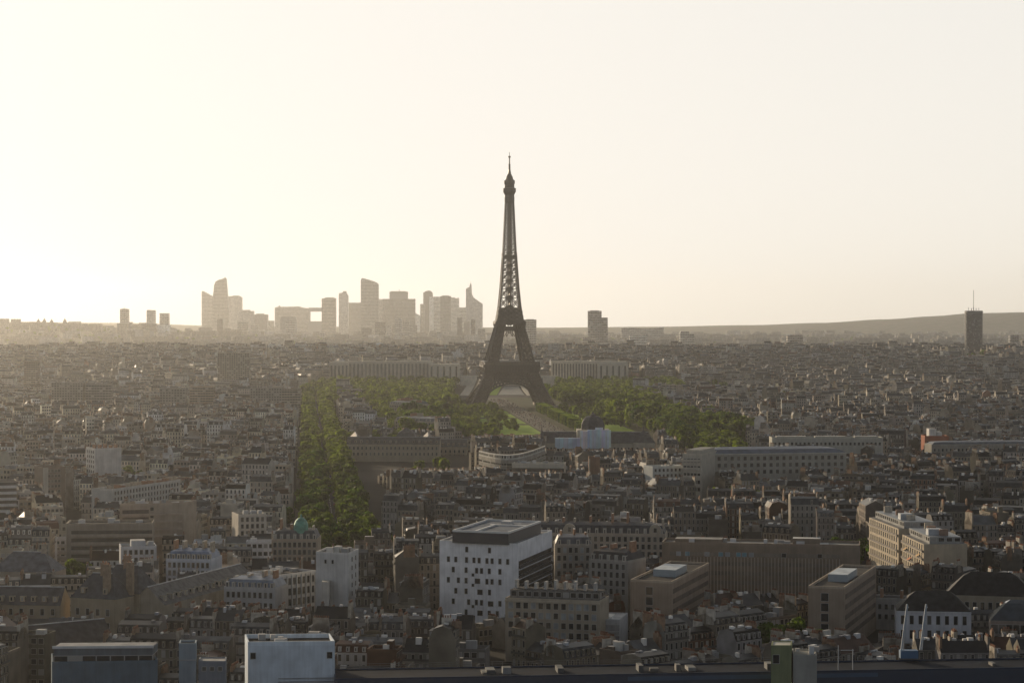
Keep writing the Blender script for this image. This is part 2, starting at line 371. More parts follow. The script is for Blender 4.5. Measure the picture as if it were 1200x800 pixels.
    for s in range(4):
        a = s * math.pi / 2; c4, s4 = math.cos(a), math.sin(a)
        for k in range(19):
            x = -33 + 66 * k / 18; f = lambda x, y, z: R(x * c4 - y * s4, x * s4 + y * c4, z)
            mb.beam(f(x, -35.4, 51.5), f(x, -34.6, 56.8), .6, 'iron', ir); mb.beam(f(x, -34.4, 44.2), f(x, -35.6, 50.4), .8, 'iron', ir)
    mb.build('lower_platform', T)
    mb = MB(); ring(mb, 17.4, 7, 95, 96.2); ring(mb, 17.0, 1, 96.2, 101); ring(mb, 18.6, 9, 103, 104.2); ring(mb, 19.4, .4, 104.2, 107.0); ring(mb, 18.4, 9, 107, 108); ring(mb, 15.2, 1, 108, 112.5, (.09, .065, .05)); ring(mb, 16.2, 8, 112.5, 113.2)
    for s in range(4):
        a = s * math.pi / 2; c4, s4 = math.cos(a), math.sin(a)
        f = lambda x, y, z: R(x * c4 - y * s4, x * s4 + y * c4, z)
        for k in range(11):
            x = -16 + 32 * k / 10; mb.beam(f(x, -16.8, 95.5), f(x, -19.2, 104), .8, 'iron', ir); mb.beam(f(x, -15.3, 108), f(x, -15.3, 113), .6, 'iron', ir)
        for k in range(4):                                          # little arch between the legs
            x0, x1 = -5.4 + k * 2.7, -5.4 + (k + 1) * 2.7; g = lambda x: 88 + 6 * (1 - (x / 5.4) ** 2)
            mb.beam(f(x0, -17, g(x0)), f(x1, -17, g(x1)), .9, 'iron', ir)
            mb.beam(f(x0, -17, g(x0)), f(x0, -17, 96), .7, 'iron', ir)
    mb.build('middle_platform', T)
    # upper shaft
    mb = MB(); zs = [103, 108, 113, 118, 124]; z = 124.
    while z < 251: z += max(5.0, W(z) * .95); zs.append(min(z, 258))
    if zs[-1] < 258: zs.append(258)
    for z0, z1 in zip(zs, zs[1:]):
        for s in range(4):
            a = s * math.pi / 2; c4, s4 = math.cos(a), math.sin(a)
            f = lambda x, z: R(x * c4 + W(z) * s4, x * s4 - W(z) * c4, z)
            th = .7 + .03 * W(z0)
            solid = z0 < 123
            cols = ((-1, -.5), (-.5, 0), (0, .5), (.5, 1)) if solid else ((-1, -.22), (.22, 1), (-.22, .22))
            mb.beam(f(-W(z0), z0), f(-W(z1), z1), 1.5 if z0 < 190 else .95, 'iron', ir)
            mb.beam(f(-W(z1), z1), f(W(z1), z1), th, 'iron', ir)
            for c0, c1 in cols:
                mb.beam(f(c0 * W(z0), z0), f(c1 * W(z1), z1), th * (2.2 if solid else 1), 'iron', ir); mb.beam(f(c1 * W(z0), z0), f(c0 * W(z1), z1), th * (2.2 if solid else 1), 'iron', ir)
                mb.beam(f(c0 * W(z0), z0), f(c0 * W(z1), z1), th, 'iron', ir)
        w = .16 * W(z0) + .5; mb.box((C.x, C.y), (ca, sa), w, w, z0, z1, 'iron', ir)
    ring(mb, W(189) + .9, 2.5, 186.5, 190)
    mb.build('upper_shaft', T)
    mb = MB(); ld = (.05, .04, .034)
    mb.lathe(C, [(5.6, 255), (6.6, 258), (6.6, 263), (6.2, 266), (8.3, 270), (8.5, 271), (8.5, 274.5), (6.6, 275), (6.4, 279), (7.2, 281), (7.2, 284), (5.2, 285.5), (4.2, 289), (2.6, 292), (1.8, 293)], 'iron', 8, ld, math.radians(22.5) + al)
    cabin = mb.build('top_cabin', T)
    mb = MB(); mb.lathe(C, [(2.2, 293), (1.7, 296), (1.3, 298), (1.25, 305), (.8, 305.2), (.7, 313), (1.6, 313.3), (1.6, 315), (.35, 315.2), (.3, 320)], 'iron', 8, ld); mb.build('mast', T)
    MARKS.append((597, 420, 'the lattice tower'))
tower()
# ------------------------------------------------------------------ landmark buildings
PANE = {}
def pane_mesh(w, h, kind='dark'):
    k = (round(w, 1), round(h, 1), kind)
    if k in PANE: return PANE[k]
    mb = MB(); t = {'dark': (.02, .023, .028), 'pale': (.28, .3, .31), 'blue': (.16, .3, .36), 'dim': (.1, .1, .095)}[kind]; fr = (.38, .37, .35)
    mb.box((0, -.02), (1, 0), w / 2, .03, -h / 2, h / 2, 'glass', t)
    for s in (-1, 1): mb.box((s * (w / 2 + .05), -.04), (1, 0), .05, .06, -h / 2, h / 2, 'painted', fr)
    mb.box((0, -.06), (1, 0), w / 2 + .1, .1, -h / 2 - .1, -h / 2, 'painted', fr); mb.box((0, -.04), (1, 0), w / 2 + .1, .06, h / 2, h / 2 + .08, 'painted', fr)
    PANE[k] = mb.mesh('window'); return PANE[k]
def window(parent, A, B, t, z, w, h, kind='dark'):
    d = (B - A); p = A + d * t; put(pane_mesh(w, h, kind), 'window', parent, (p.x, p.y, z), math.atan2(d.y, d.x))
def window_grid(parent, A, B, zs, n, w, h, m0=.06, skip=0, kinds=('dark', 'dark', 'dark', 'dim')):
    for z in zs:
        for k in range(n):
            if RNG.random() < skip: continue
            window(parent, A, B, m0 + (1 - 2 * m0) * (k + .5) / n, z, w, h, RNG.choice(kinds))
CREAM, GREY, WHITE, TAN, BRICK = (.32, .28, .215), (.25, .235, .21), (.8, .8, .81), (.235, .185, .14), (.26, .12, .075)
ZINC, SLATE, PALE, DARK = (.13, .14, .16), (.075, .08, .09), (.42, .41, .39), (.09, .088, .085)
def v2(p): return Vector((p[0], p[1]))
class Block:
    """a landmark with a quadrilateral plan: roof corners front-left, front-right, back-right read off at roof height z"""
    def __init__(s, name, label, cat, FL, FR, z, BR=None, depth=14, wall='plaster', tint=CREAM, roof='flat_roof', rt=DARK, parapet=.9, uv=None, mark=None, base=None, gpy=None, group=None, z0=None):
        A, B = onz(*FL, z), onz(*FR, z); s.A, s.B = v2(A), v2(B)
        d = (s.B - s.A).normalized(); nrm = Vector((-d.y, d.x))
        if BR: e = v2(onz(*BR, z)) - s.B
        else: e = nrm * depth
        s.C, s.D = s.B + e, s.A + e; s.z = z; s.d = d; s.n = e.normalized(); s.q = [s.A, s.B, s.C, s.D]
        c = (s.A + s.C) / 2; s.zb = terrain(c.x, c.y) if z0 is None else z0; s.c = c
        s.root = thing(name, label, cat, (c.x, c.y, s.zb), group)
        mb = MB(); mb.prism([tuple(p) for p in s.q], s.zb - 1, z, wall, tint, roof, rt, uv); s.wall = mb.build('wall', s.root)
        if parapet:
            mb = MB(); s.ring(mb, s.q, z, z + parapet, .35, 'plaster', tuple(min(.8, x * 1.12) for x in tint)); mb.build('parapet', s.root)
        zone([tuple(p) for p in s.q], 5)
        if gpy: guard(FL[0], max(FR[0], BR[0] if BR else 0), gpy, min(s.A.y, s.B.y))
        if mark: MARKS.append(((FL[0] + FR[0]) / 2, (FL[1] + (gpy or FL[1] + 20)) / 2, mark))
        s.tint = tint
    def ring(s, mb, q, z0, z1, t, mat, tn):
        c = sum(q, Vector((0, 0))) / 4; inn = []
        for i in range(4):
            p, a, b_ = q[i], (q[i - 1] - q[i]).normalized(), (q[(i + 1) % 4] - q[i]).normalized(); inn.append(p + (a + b_) * t)
        for i in range(4):
            j = (i + 1) % 4; mb.prism([tuple(q[i]), tuple(q[j]), tuple(inn[j]), tuple(inn[i])], z0, z1, mat, tn)
    def roofbox(s, u0, u1, v0, v1, h, mat='plaster', tn=None, top='flat_roof', tt=PALE, name='penthouse', z=None, uv=None):
        P = lambda u, v: tuple(s.A + (s.B - s.A) * u + (s.D - s.A) * v)
        mb = MB(); z = s.z if z is None else z; mb.prism([P(u0, v0), P(u1, v0), P(u1, v1), P(u0, v1)], z, z + h, mat, tn or s.tint, top, tt, uv); return mb.build(name, s.root)
    def band(s, side, z0, z1, out, mat, tn, name='balcony', t0=0, t1=1):
        A, B = ((s.A, s.B), (s.B, s.C), (s.D, s.A))['frl'.index(side)]
        d = (B - A); o = Vector((d.y, -d.x)).normalized() * out; a, b_ = A + d * t0, A + d * t1
        mb = MB(); mb.prism([tuple(a + o), tuple(b_ + o), tuple(b_ - o * .02), tuple(a - o * .02)], z0, z1, mat, tn, bottom=True); return mb.build(name, s.root)
    def clutter(s, n=6):
        for k in range(n):
            u, v = RNG.uniform(.08, .85), RNG.uniform(.15, .75); L_ = (s.B - s.A).length; w = RNG.uniform(1, 3.2) / L_
            s.roofbox(u, u + w, v, v + .14, RNG.uniform(.6, 2.2), 'painted', RNG.choice(((.5, .5, .5), (.3, .3, .3), (.6, .58, .55))), name=RNG.choice(('roof_vent', 'ventilation_unit')))
    def stacks(s, n=5, v=.5, h=2.6):
        L_ = (s.B - s.A).length
        for k in range(n):
            u = (k + .5) / n + RNG.uniform(-.03, .03); s.roofbox(u, u + .8 / L_, v - .15, v + .15, h * RNG.uniform(.8, 1.3), 'chimney_brick', RNG.choice(((.42, .36, .28), (.34, .2, .13))), name='chimney')
    def mansard(s, h=3.4, a=1.4, rise=1.0, mat='zinc', tn=ZINC, dormers=0):
        q = s.q; inn = []
        for i in range(4):
            p, u, w = q[i], (q[i - 1] - q[i]).normalized(), (q[(i + 1) % 4] - q[i]).normalized(); inn.append(p + (u + w) * a)
        mb = MB(); z = s.z
        for i in range(4):
            j = (i + 1) % 4; mb.face([(*q[i], z), (*q[j], z), (*inn[j], z + h), (*inn[i], z + h)], mat, tn)
        m1, m2 = (inn[0] + inn[3]) / 2, (inn[1] + inn[2]) / 2; e = (m2 - m1) * .15; m1, m2 = m1 + e, m2 - e; zt = z + h + rise
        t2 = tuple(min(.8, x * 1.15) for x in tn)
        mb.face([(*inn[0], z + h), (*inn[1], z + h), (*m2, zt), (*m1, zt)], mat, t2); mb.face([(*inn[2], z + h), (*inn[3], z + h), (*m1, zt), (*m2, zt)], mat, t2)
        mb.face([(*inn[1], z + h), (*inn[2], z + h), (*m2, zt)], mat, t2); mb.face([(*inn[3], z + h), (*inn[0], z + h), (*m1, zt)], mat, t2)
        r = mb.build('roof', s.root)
        for k in range(dormers):
            t = (k + .5) / dormers; p = s.A + (s.B - s.A) * t + s.n * (a * .55); mb = MB()
            mb.box(tuple(p), tuple(s.d), .65, .8, z + .4, z + h * .75, 'stone_facade', (.45, .42, .37), 'zinc', tn, (1.3, 2.4)); mb.build('dormer', r)
        return r
def fl(z0, z1, n): return [z0 + (z1 - z0) * (k + .5) / n for k in range(n)]

def white_hospital():
    b = Block('hospital_block', 'white block with scattered small dark windows and dark boxed roof storey', 'building', (515, 634.5), (607, 638.5), 30, (647, 622.5), tint=WHITE, rt=(.3, .3, .3), parapet=.5, mark='the white dotted block', gpy=726)
    rows = {179: (268, 374), 228: (182, 217, 267, 302, 326, 362, 386, 422, 458), 276: (205, 265, 314, 337, 373, 422), 297: (297,), 325: (182, 229, 265, 362, 386, 422), 345: (297,), 375: (217, 265, 374), 425: (205, 277, 313, 337, 422), 445: (297,), 473: (265, 373, 410), 500: (230, 300, 386)}
    wide = ((318, 325), (330, 376), (379, 428), (330, 474))
    zz = lambda y: 30 - (600 + y / 4 - 637) / F * 795
    for y, xs in rows.items():
        for x in xs: window(b.root, b.A, b.B, (x - 140) / 365., zz(y), 1.05 if len(xs) > 1 else .9, 1.9 if len(xs) > 1 else 1.0)
    for x, y in wide: window(b.root, b.A, b.B, (x - 140) / 365., zz(y), 2.0, 1.8)
    # right flank: recessed dark galleries under a white head band
    for k in range(6): b.band('r', 22.4 - k * 3.4, 24.0 - k * 3.4, .12, 'glass', (.02, .022, .025), 'gallery', .02, .98)
    for k in range(6): b.band('r', 21.2 - k * 3.4, 22.3 - k * 3.4, .5, 'plaster', (.06, .058, .056), 'balcony', .02, .98)
    # dark roof storey with white rim
    P = [v2(onz(530, 621, 34.6)), v2(onz(596, 623.5, 34.6)), v2(onz(634, 610.5, 34.6))]; P.append(P[0] + P[2] - P[1])
    mb = MB(); mb.prism([tuple(p) for p in P], 30, 34, 'painted', (.05, .05, .055), 'flat_roof', (.16, .18, .21)); ph = mb.build('roof_storey', b.root)
    mb = MB(); b.ring(mb, P, 34, 34.7, .55, 'painted', (.62, .62, .6)); mb.build('rim', ph)
    L = lambda u, v: tuple(P[0] + (P[1] - P[0]) * u + (P[3] - P[0]) * v)
    mb = MB(); mb.prism([L(.36, .0 + .03), L(.40, .03), L(.40, .6), L(.36, .6)], 34, 34.5, 'painted', (.6, .6, .58)); mb.prism([L(.3, .6), L(.99, .6), L(.99, .63), L(.3, .63)], 34, 34.5, 'painted', (.6, .6, .58)); mb.build('roof_kerb', ph)
    mb = MB(); mb.prism([L(.45, .68), L(.62, .68), L(.62, .8), L(.45, .8)], 34, 35.4, 'painted', (.4, .4, .4)); mb.build('ventilation_unit', ph)
white_hospital()

def tan_offices():
    b = Block('office_building', 'long tan office building with dark window bands between two forward wings', 'building', (776, 637.5), (1008, 641.5), 27, depth=16, tint=TAN, rt=(.28, .27, .25), mark='the long tan office building', gpy=700)
    L_ = (b.B - b.A).length
    for k in range(6):
        b.band('f', 22.9 - k * 3.5, 24.3 - k * 3.5, .08, 'ribbon_facade', (.2, .17, .14), 'window_band', .04 if k == 0 else .13, .9)
    z = 23.6
    for t, kd in ((.085, 'pale'), (.13, 'blue'), (.23, 'pale'), (.30, 'blue'), (.335, 'pale'), (.39, 'blue'), (.42, 'blue'), (.455, 'pale'), (.62, 'dark'), (.8, 'dark')): window(b.root, b.A + Vector((0, -.12)), b.B + Vector((0, -.12)), t, z, 1.6, 1.5, kd)  # pale and blue panes hold reflected light in their glass colour
    mb = MB()
    for k in range(46):
        p = b.A + (b.B - b.A) * (.13 + .77 * k / 45); o = Vector((b.d.y, -b.d.x)) * .25; mb.box(tuple(p + o), tuple(b.d), .14, .2, 3, 22.6, 'plaster', (.46, .39, .31))
    mb.build('pilaster_screen', b.root)
    b.roofbox(.66, .8, .5, .85, 2.2, tt=(.6, .6, .57)); b.roofbox(.06, .3, .35, .8, 1.6, tt=(.35, .34, .32)); b.clutter(14)
    for nm, FLc, FRc, BRc, lab in (('left', (739, 681.5), (787.5, 684), (817.5, 668.7), 'wing'), ('right', (947.5, 689), (990, 690.5), (1015.5, 673), 'wing')):
        A, B, C = (v2(onz(*p, 22.3)) for p in (FLc, FRc, BRc)); D = A + C - B; q = [A, B, C + (C - B) * .5, D + (C - B) * .5]
        mb = MB(); mb.prism([tuple(p) for p in q], -1, 22.3, 'plaster', (.30, .235, .18), 'flat_roof', (.07, .067, .064)); w = mb.build('wing', b.root); zone([tuple(p) for p in q], 4); guard(FLc[0], BRc[0], 726, A.y)
        mb = MB(); b.ring(mb, q, 22.3, 23.1, .4, 'plaster', (.42, .34, .26)); mb.build('parapet', w)
        for k in range(5): window(w, A, B, .46, 19.5 - 3.4 * k, 2.4, 2.6)
        e = (q[2] - q[1]); o = Vector((e.y, -e.x)).normalized() * .1
        for k in range(5):
            mb = MB(); a0, a1 = q[1] + e * .03, q[1] + e * .97; mb.prism([tuple(a0 + o), tuple(a1 + o), tuple(a1), tuple(a0)], 18.7 - 3.4 * k, 20.3 - 3.4 * k, 'ribbon_facade', (.15, .12, .1), bottom=True); mb.build('window_band', w)
        P = lambda u, v: tuple(q[0] + (q[1] - q[0]) * u + (q[3] - q[0]) * v)
        mb = MB(); mb.prism([P(.25, .3), P(.8, .3), P(.8, .6), P(.25, .6)], 22.3, 24.8, 'painted', (.3, .34, .36), 'zinc', (.4, .44, .46)); mb.build('penthouse', w)
tan_offices()

def lit_row():
    b = Block('apartment_house', 'sunlit stone apartment house with rows of tall windows facing a dark street', 'building', (1020, 606.5), (1054, 619.5), 26, depth=-1, tint=(.45, .38, .28), parapet=1.0, mark='the sunlit stone apartment house') if 0 else None
    for FL_, FR_, z, lab, nf, nb in (((1019, 606), (1053.5, 619.5), 26, 'sunlit stone apartment house with rows of tall dark windows above a shaded street', 7, 13), ((1058, 626), (1083, 637.5), 24, 'lower sunlit apartment house with balcony awnings, next to the taller sunlit stone house', 6, 9)):
        A, B = v2(onz(*FL_, z)), v2(onz(*FR_, z)); d = (B - A).normalized(); nr = Vector((-d.y, d.x)); D, C = A + nr * 17, B + nr * 17
        c = (A + C) / 2; r = thing('apartment_house', lab, 'building', (c.x, c.y, 0)); zone([A, B, C, D], 4)
        mb = MB(); mb.prism([tuple(p) for p in (A, B, C, D)], -1, z, 'plaster', (.46, .39, .29), 'flat_roof', (.2, .2, .2)); mb.build('wall', r)
        window_grid(r, A, B, fl(z - nf * 3.1, z, nf), nb, 1.25, 2.0, .03)
        L_ = (B - A).length
        window_grid(r, D - nr * 17 + nr * 17, A, [], 1, 1, 1)
        for k in range(1, nf, 2 if nb > 10 else 1):
            zz = z - k * 3.1; a, b_ = A + d * .5, B - d * .5; mb = MB(); mb.prism([tuple(a - nr * .75), tuple(b_ - nr * .75), tuple(b_), tuple(a)], zz - .15, zz + .08, 'plaster', (.5, .43, .33), bottom=True)
            mb.prism([tuple(a - nr * .75), tuple(b_ - nr * .75), tuple(b_ - nr * .7), tuple(a - nr * .7)], zz + .08, zz + .9, 'iron', (.12, .1, .09)); mb.build('balcony', r)
        mb = MB(); z2 = z + 2.7; ins = [A + nr * 2.5 + d * 1, B + nr * 2.5 - d * 1, C - nr * 2 - d, D - nr * 2 + d]
        mb.prism([tuple(p) for p in ins], z, z2, 'modern_facade', (.3, .3, .29), 'zinc', (.2, .22, .24), (3.2, 2.7)); mb.build('attic_storey', r)
        for k in range(4):
            p = A + d * L_ * (.12 + .24 * k) + nr * RNG.uniform(6, 11); mb = MB(); mb.box(tuple(p), tuple(d), .5, 1.7, z2, z2 + RNG.uniform(1.8, 3), 'chimney_brick', RNG.choice(((.5, .44, .35), (.3, .2, .15)))); mb.build('chimney', r)
        p = A + d * L_ * .75 + nr * 6; mb = MB(); mb.box(tuple(p), tuple(d), 2.2, 2.5, z2, z2 + 2.4, 'painted', (.4, .42, .44)); mb.build('lift_housing', r)
        if nb < 10:
            for k in range(4):
                p = A + d * L_ * (.2 + .2 * k); zz = z - 4.5 - 3.1 * (k % 3); mb = MB(); mb.face([tuple((*(p - d * 1.3), zz)), tuple((*(p + d * 1.3), zz)), tuple((*(p + d * 1.3 - nr * 1.5), zz - 1)), tuple((*(p - d * 1.3 - nr * 1.5), zz - 1))], 'cloth', RNG.choice(((.55, .2, .1), (.6, .4, .2)))); mb.build('awning', r)
    zone([(153, 955), (150, 838), (70, 930), (75, 1010), (110, 1020)]); guard(1012, 1085, 664, 850); MARKS.append((1050, 640, 'the sunlit apartment houses'))
lit_row()

def gable(root, A, B, w, ze, zr, wall='plaster', tn=CREAM, rmat='slate', rt=SLATE, hip=0.0, zb=0, uv=None, dorm=0, side=1, part='wall', reg=True):
    """ridge volume from A to B (midline points), width w"""
    A, B = v2(A), v2(B); d = (B - A).normalized(); nr = Vector((-d.y, d.x)) * (w / 2); q = [A - nr, B - nr, B + nr, A + nr]
    mb = MB(); mb.prism([tuple(p) for p in q], zb - 1, ze, wall, tn, uv=uv); wl = mb.build(part, root)
    r0, r1 = A + d * hip, B - d * hip; o = .35; mb = MB(); qe = [A - nr * (1 + o / w) - d * .2, B - nr * (1 + o / w) + d * .2, B + nr * (1 + o / w) + d * .2, A + nr * (1 + o / w) - d * .2]; z = ze + .01
    mb.face([(*qe[0], z), (*qe[1], z), (*r1, zr), (*r0, zr)], rmat, rt); mb.face([(*qe[2], z), (*qe[3], z), (*r0, zr), (*r1, zr)], rmat, rt)
    em = rmat if hip else wall
    mb.face([(*qe[1], z), (*qe[2], z), (*r1, zr)], em, rt if hip else tn); mb.face([(*qe[3], z), (*qe[0], z), (*r0, zr)], em, rt if hip else tn)
    mb.beam((*r0, zr), (*r1, zr), .3, 'zinc', (.4, .42, .44))
    rf = mb.build('roof', root)
    L_ = (B - A).length
    for k in range(dorm):
        p = A + d * L_ * (k + .5) / dorm - nr * .72 * side; z0 = ze + (zr - ze) * .2; mb = MB()
        mb.box(tuple(p), tuple(d), .8, 1.0, z0, z0 + 1.9, 'stone_facade', tuple(x * 1.1 for x in tn), 'slate', rt, (1.6, 1.9)); mb.build('dormer', rf)
    if reg: zone([tuple(p) for p in q], 4)
    return wl, rf, q
def chimney(root, p, z0, z1, a=(1, 0), hx=.9, hy=.6, tn=(.4, .34, .27)):
    mb = MB(); mb.box((p[0], p[1]), a, hx, hy, z0, z1, 'chimney_brick', tn); mb.box((p[0], p[1]), a, hx + .12, hy + .12, z1 - .35, z1 - .05, 'chimney_brick', tuple(x * .9 for x in tn))
    for k in (-.5, .5): mb.box((p[0] + a[0] * hx * k, p[1] + a[1] * hx * k), a, .2, .2, z1, z1 + .6, 'chimney_brick', (.4, .2, .12))
    return mb.build('chimney', root)

def institute():
    c = onz(108, 700, 17); r = thing('stone_institute', 'old stone institute with steep dark pavilion roofs, tall chimneys and long wings', 'building', (c.x, c.y, 0))
    MARKS.append((110, 700, 'the old stone institute'))
    st = (.34, .28, .20)
    A, B = onz(82, 700, 17.5), onz(134, 703, 17.5); A = v2(A); B = v2(B); d = (B - A).normalized(); nr = Vector((-d.y, d.x))
    wl, rf, q = gable(r, A + nr * 6, B + nr * 6, 12, 17.5, 25.5, tn=st, hip=5, rt=(.07, .075, .085), dorm=2)
    window_grid(wl, A, B, (4, 8.5, 13), 4, 1.3, 2.2, .05)
    for t, o in ((.55, 6), (.98, 10), (.75, 2)): p = A + (B - A) * t + nr * o; chimney(rf, p, 18, 29, tuple(d), 1.2, .7, (.32, .24, .17))
    # second pavilion behind
    A2, B2 = v2(onz(122, 690, 18)), v2(onz(176, 694, 18)); gable(r, A2, B2, 13, 18, 27, tn=st, hip=5.5, rt=(.08, .083, .09), dorm=2)
    p = A2 + (B2 - A2) * .5; chimney(r, p, 20, 30, (1, 0), 1.3, .7, (.3, .2, .14))
    mb = MB(); p = v2(onz(126, 688, 20)); mb.lathe(p, [(2.2, -1), (2.2, 22), (2.6, 22), (1.5, 25), (.1, 29)], 'slate', 8, (.1, .1, .11)); mb.build('turret', r)
    # right long wing going back
    wl, rf, q = gable(r, (-124, 741), (-101, 812), 13, 14.5, 20.5, tn=(.36, .31, .24), rt=(.13, .125, .12), dorm=14)
    for k in range(20):
        A3, B3 = q[0], q[1]; window(wl, A3, B3, (k + .5) / 20, 9.5, 1.0, 3.2)
    guard(182, 275, 708, 735)
    # left wing along the picture's edge
    wl, rf, q = gable(r, (-186, 745), (-152, 741), 11, 14.8, 20.5, tn=st, rt=(.085, .085, .09), dorm=9)
    window_grid(wl, q[0], q[1], (4.5, 9, 12.6), 9, 1.2, 2.1, .02)
    guard(0, 135, 727, 730)
    c = onz(50, 728, 14); r2 = thing('gabled_hall', 'long low hall with a dark gabled roof in front of the stone institute', 'building', (c.x, c.y, 0))
    wl, rf, q = gable(r2, (-172, 668), (-131, 700), 14, 9, 15.5, tn=(.3, .26, .2), rt=(.075, .07, .07))
    window_grid(wl, q[0], q[1], (5.5,), 9, 1.2, 2.4, .03)
    c = onz(22, 672, 16); r3 = thing('slate_house', 'slate hip-roofed stone house behind the left wing of the old institute', 'building', (c.x, c.y, 0))
    wl, rf, q = gable(r3, (-196, 832), (-172, 828), 14, 16, 23, tn=(.36, .31, .25), rt=(.12, .125, .14), hip=6)
    window_grid(wl, q[0], q[1], (5, 9, 13), 6, 1.1, 2, .04); guard(0, 45, 676, 822)
    chimney(rf, (-185, 831), 20, 26.5); chimney(rf, (-178, 829), 20, 26)
institute()

# ---- the remaining named blocks of the near and middle city
def B_(*a, **k): return Block(*a, **k)
b = B_('rooftop_hall', 'pale blue-white windowless rooftop box with an open parapet at the near edge', 'building', (290, 757), (392, 756), 26, (386, 747), tint=(.6, .66, .71), rt=(.06, .055, .05), parapet=1.1, mark='the pale parapet box', gpy=792)
for t in (.06, .94): window(b.root, b.A, b.B, t, 23.4, 1.3, 1.6)
b.clutter(5); b.band('f', 16.4, 16.6, .5, 'iron', (.2, .2, .22), 'rail', .35, 1); b.band('f', 17.4, 17.5, .5, 'iron', (.2, .2, .22), 'rail', .35, 1)
b = B_('panelled_building', 'wide blue panelled building with a dark recessed terrace behind its parapet', 'building', (60, 778), (184, 776), 25, (180, 766), tint=(.10, .15, .19), rt=(.12, .07, .05), parapet=.5, mark='the wide blue panelled building', gpy=799)
for k in range(9): b.band('f', 5, 24.8, .08, 'painted', (.09, .14, .19), 'panel_joint', .1 * (k + 1) - .002, .1 * (k + 1) + .002)
P = onz(62, 757, 29); Q = onz(178, 756, 29)
mb = MB(); mb.prism([(P.x, P.y), (Q.x, Q.y), (Q.x, Q.y + 8), (P.x, P.y + 8)], -1, 28.6, 'ribbon_facade', (.12, .14, .16), 'flat_roof', (.3, .3, .3), (3.4, 4)); st_ = mb.build('upper_storey', b.root)
mb = MB(); mb.prism([(P.x - .3, P.y - .3), (Q.x + .3, Q.y - .3), (Q.x + .3, Q.y), (P.x - .3, P.y)], 28.3, 29, 'painted', (.55, .55, .54), bottom=True); mb.build('coping', st_); zone([(P.x, P.y), (Q.x, Q.y), (Q.x, Q.y + 9), (P.x, P.y + 9)], 3)
b = B_('lift_tower', 'small blue-grey lift tower with pale coping beside the low grey machine room', 'building', (209, 756), (229, 756), 28, (230, 752), tint=(.26, .31, .35), parapet=.5, gpy=792); b.band('f', 24, 24.3, .1, 'iron', (.3, .3, .3), 'louvre')
b = B_('machine_room', 'low grey machine room right of the small blue-grey lift tower', 'building', (232, 776), (264, 776), 23.5, (265, 771), tint=(.2, .22, .25), rt=PALE, parapet=.3, gpy=788); window_grid(b.root, b.A, b.B, (21.8,), 3, 1, 1)
b = B_('roof_kiosk', 'small greenish rooftop box with a bright lit top near the edge', 'building', (904, 757), (928, 757), 27, (929, 752), tint=(.2, .22, .12), rt=(.6, .58, .5), parapet=.2, mark='the small greenish rooftop box', gpy=786); window(b.root, b.A, b.B, .25, 23.6, 1.6, 2.2)
b = B_('roof_shed', 'low pale shed adjoining the small greenish rooftop box', 'building', (930, 768), (958, 769), 24.5, (956, 762), tint=(.32, .31, .28), rt=(.35, .34, .3), parapet=.3, gpy=782); b.clutter(3)
b = B_('long_shed', 'very long low shed with a dark blue metal roof along the bottom edge', 'building', (392, 797), (1235, 783), 18, depth=16, wall='painted', tint=(.015, .03, .06), roof='flat_roof', rt=(.012, .018, .03), parapet=.4)
b.band('f', 16.5, 17.6, .06, 'painted', (.03, .07, .13), 'fascia', .4, .75)
for k in range(13):
    u = RNG.uniform(.02, .97); b.roofbox(u, u + RNG.uniform(.004, .014), .3, RNG.uniform(.4, .7), RNG.uniform(.5, 1.8), 'painted', RNG.choice(((.06, .065, .07), (.2, .2, .2), (.11, .1, .09))), tt=(.2, .2, .19), name='ventilation_unit')
mb = MB()
for k in range(70):
    p = b.D + (b.C - b.D) * (k + .5) / 70; mb.beam((p.x, p.y, 18.3), (p.x, p.y, 19.6), .07, 'iron', (.1, .1, .1))
for z in (19.0, 19.6): mb.beam((b.D.x, b.D.y, z), (b.C.x, b.C.y, z), .07, 'iron', (.1, .1, .1))
mb.build('railing', b.root)
# crane with two jibs on a blue carriage
c = onz(1062, 772, 18.6); cr = thing('roof_crane', 'rooftop gondola crane with two slanting pale jibs on a blue carriage', 'crane', (c.x, c.y, 18.5))
mb = MB(); mb.box((c.x + .8, c.y), (1, 0), 2.4, 1.4, 18.9, 21, 'painted', (.05, .12, .22)); mb.box((c.x + .8, c.y), (1, 0), 2.7, .25, 18.4, 18.9, 'iron', (.1, .1, .1)); mb.build('carriage', cr)
for s in (0, 5.2):
    mb = MB(); e = Vector((c.x - 1.2 + s, c.y, 21)); t = e + Vector((1.6, 0, 12.6)); mb.beam(e, t, .38, 'painted', (.36, .4, .44)); mb.beam(e + Vector((.5, 0, 0)), t + Vector((.15, 0, -.3)), .2, 'painted', (.36, .4, .44))
    for k in range(7): mb.beam(e + (t - e) * (k / 7), e + Vector((.5, 0, 0)) + (t - e) * ((k + .6) / 7), .12, 'painted', (.36, .4, .44))
    mb.build('jib', cr)
zone([(c.x - 5, c.y - 4), (c.x + 8, c.y - 4), (c.x + 8, c.y + 8), (c.x - 5, c.y + 8)]); guard(1045, 1095, 768, 560)
for px, hh in ((983, 6.5), (1000, 5.5)):
    c = onz(px, 784, 18.6); p_ = thing('roof_post', {983: 'thin grey steel post standing on the blue shed roof, taller of two', 1000: 'thin grey steel post with a cross arm on the blue shed roof'}[px], 'post', (c.x, c.y, 18.4)); mb = MB(); mb.beam((c.x, c.y, 18.3), (c.x, c.y, 18.4 + hh), .18, 'painted', (.4, .42, .45)); mb.build('shaft', p_)
    if px == 1000: mb = MB(); mb.beam((c.x - 3.2, c.y, 18.1 + hh), (c.x + .3, c.y, 18.1 + hh), .14, 'painted', (.4, .42, .45)); mb.build('cross_arm', p_)

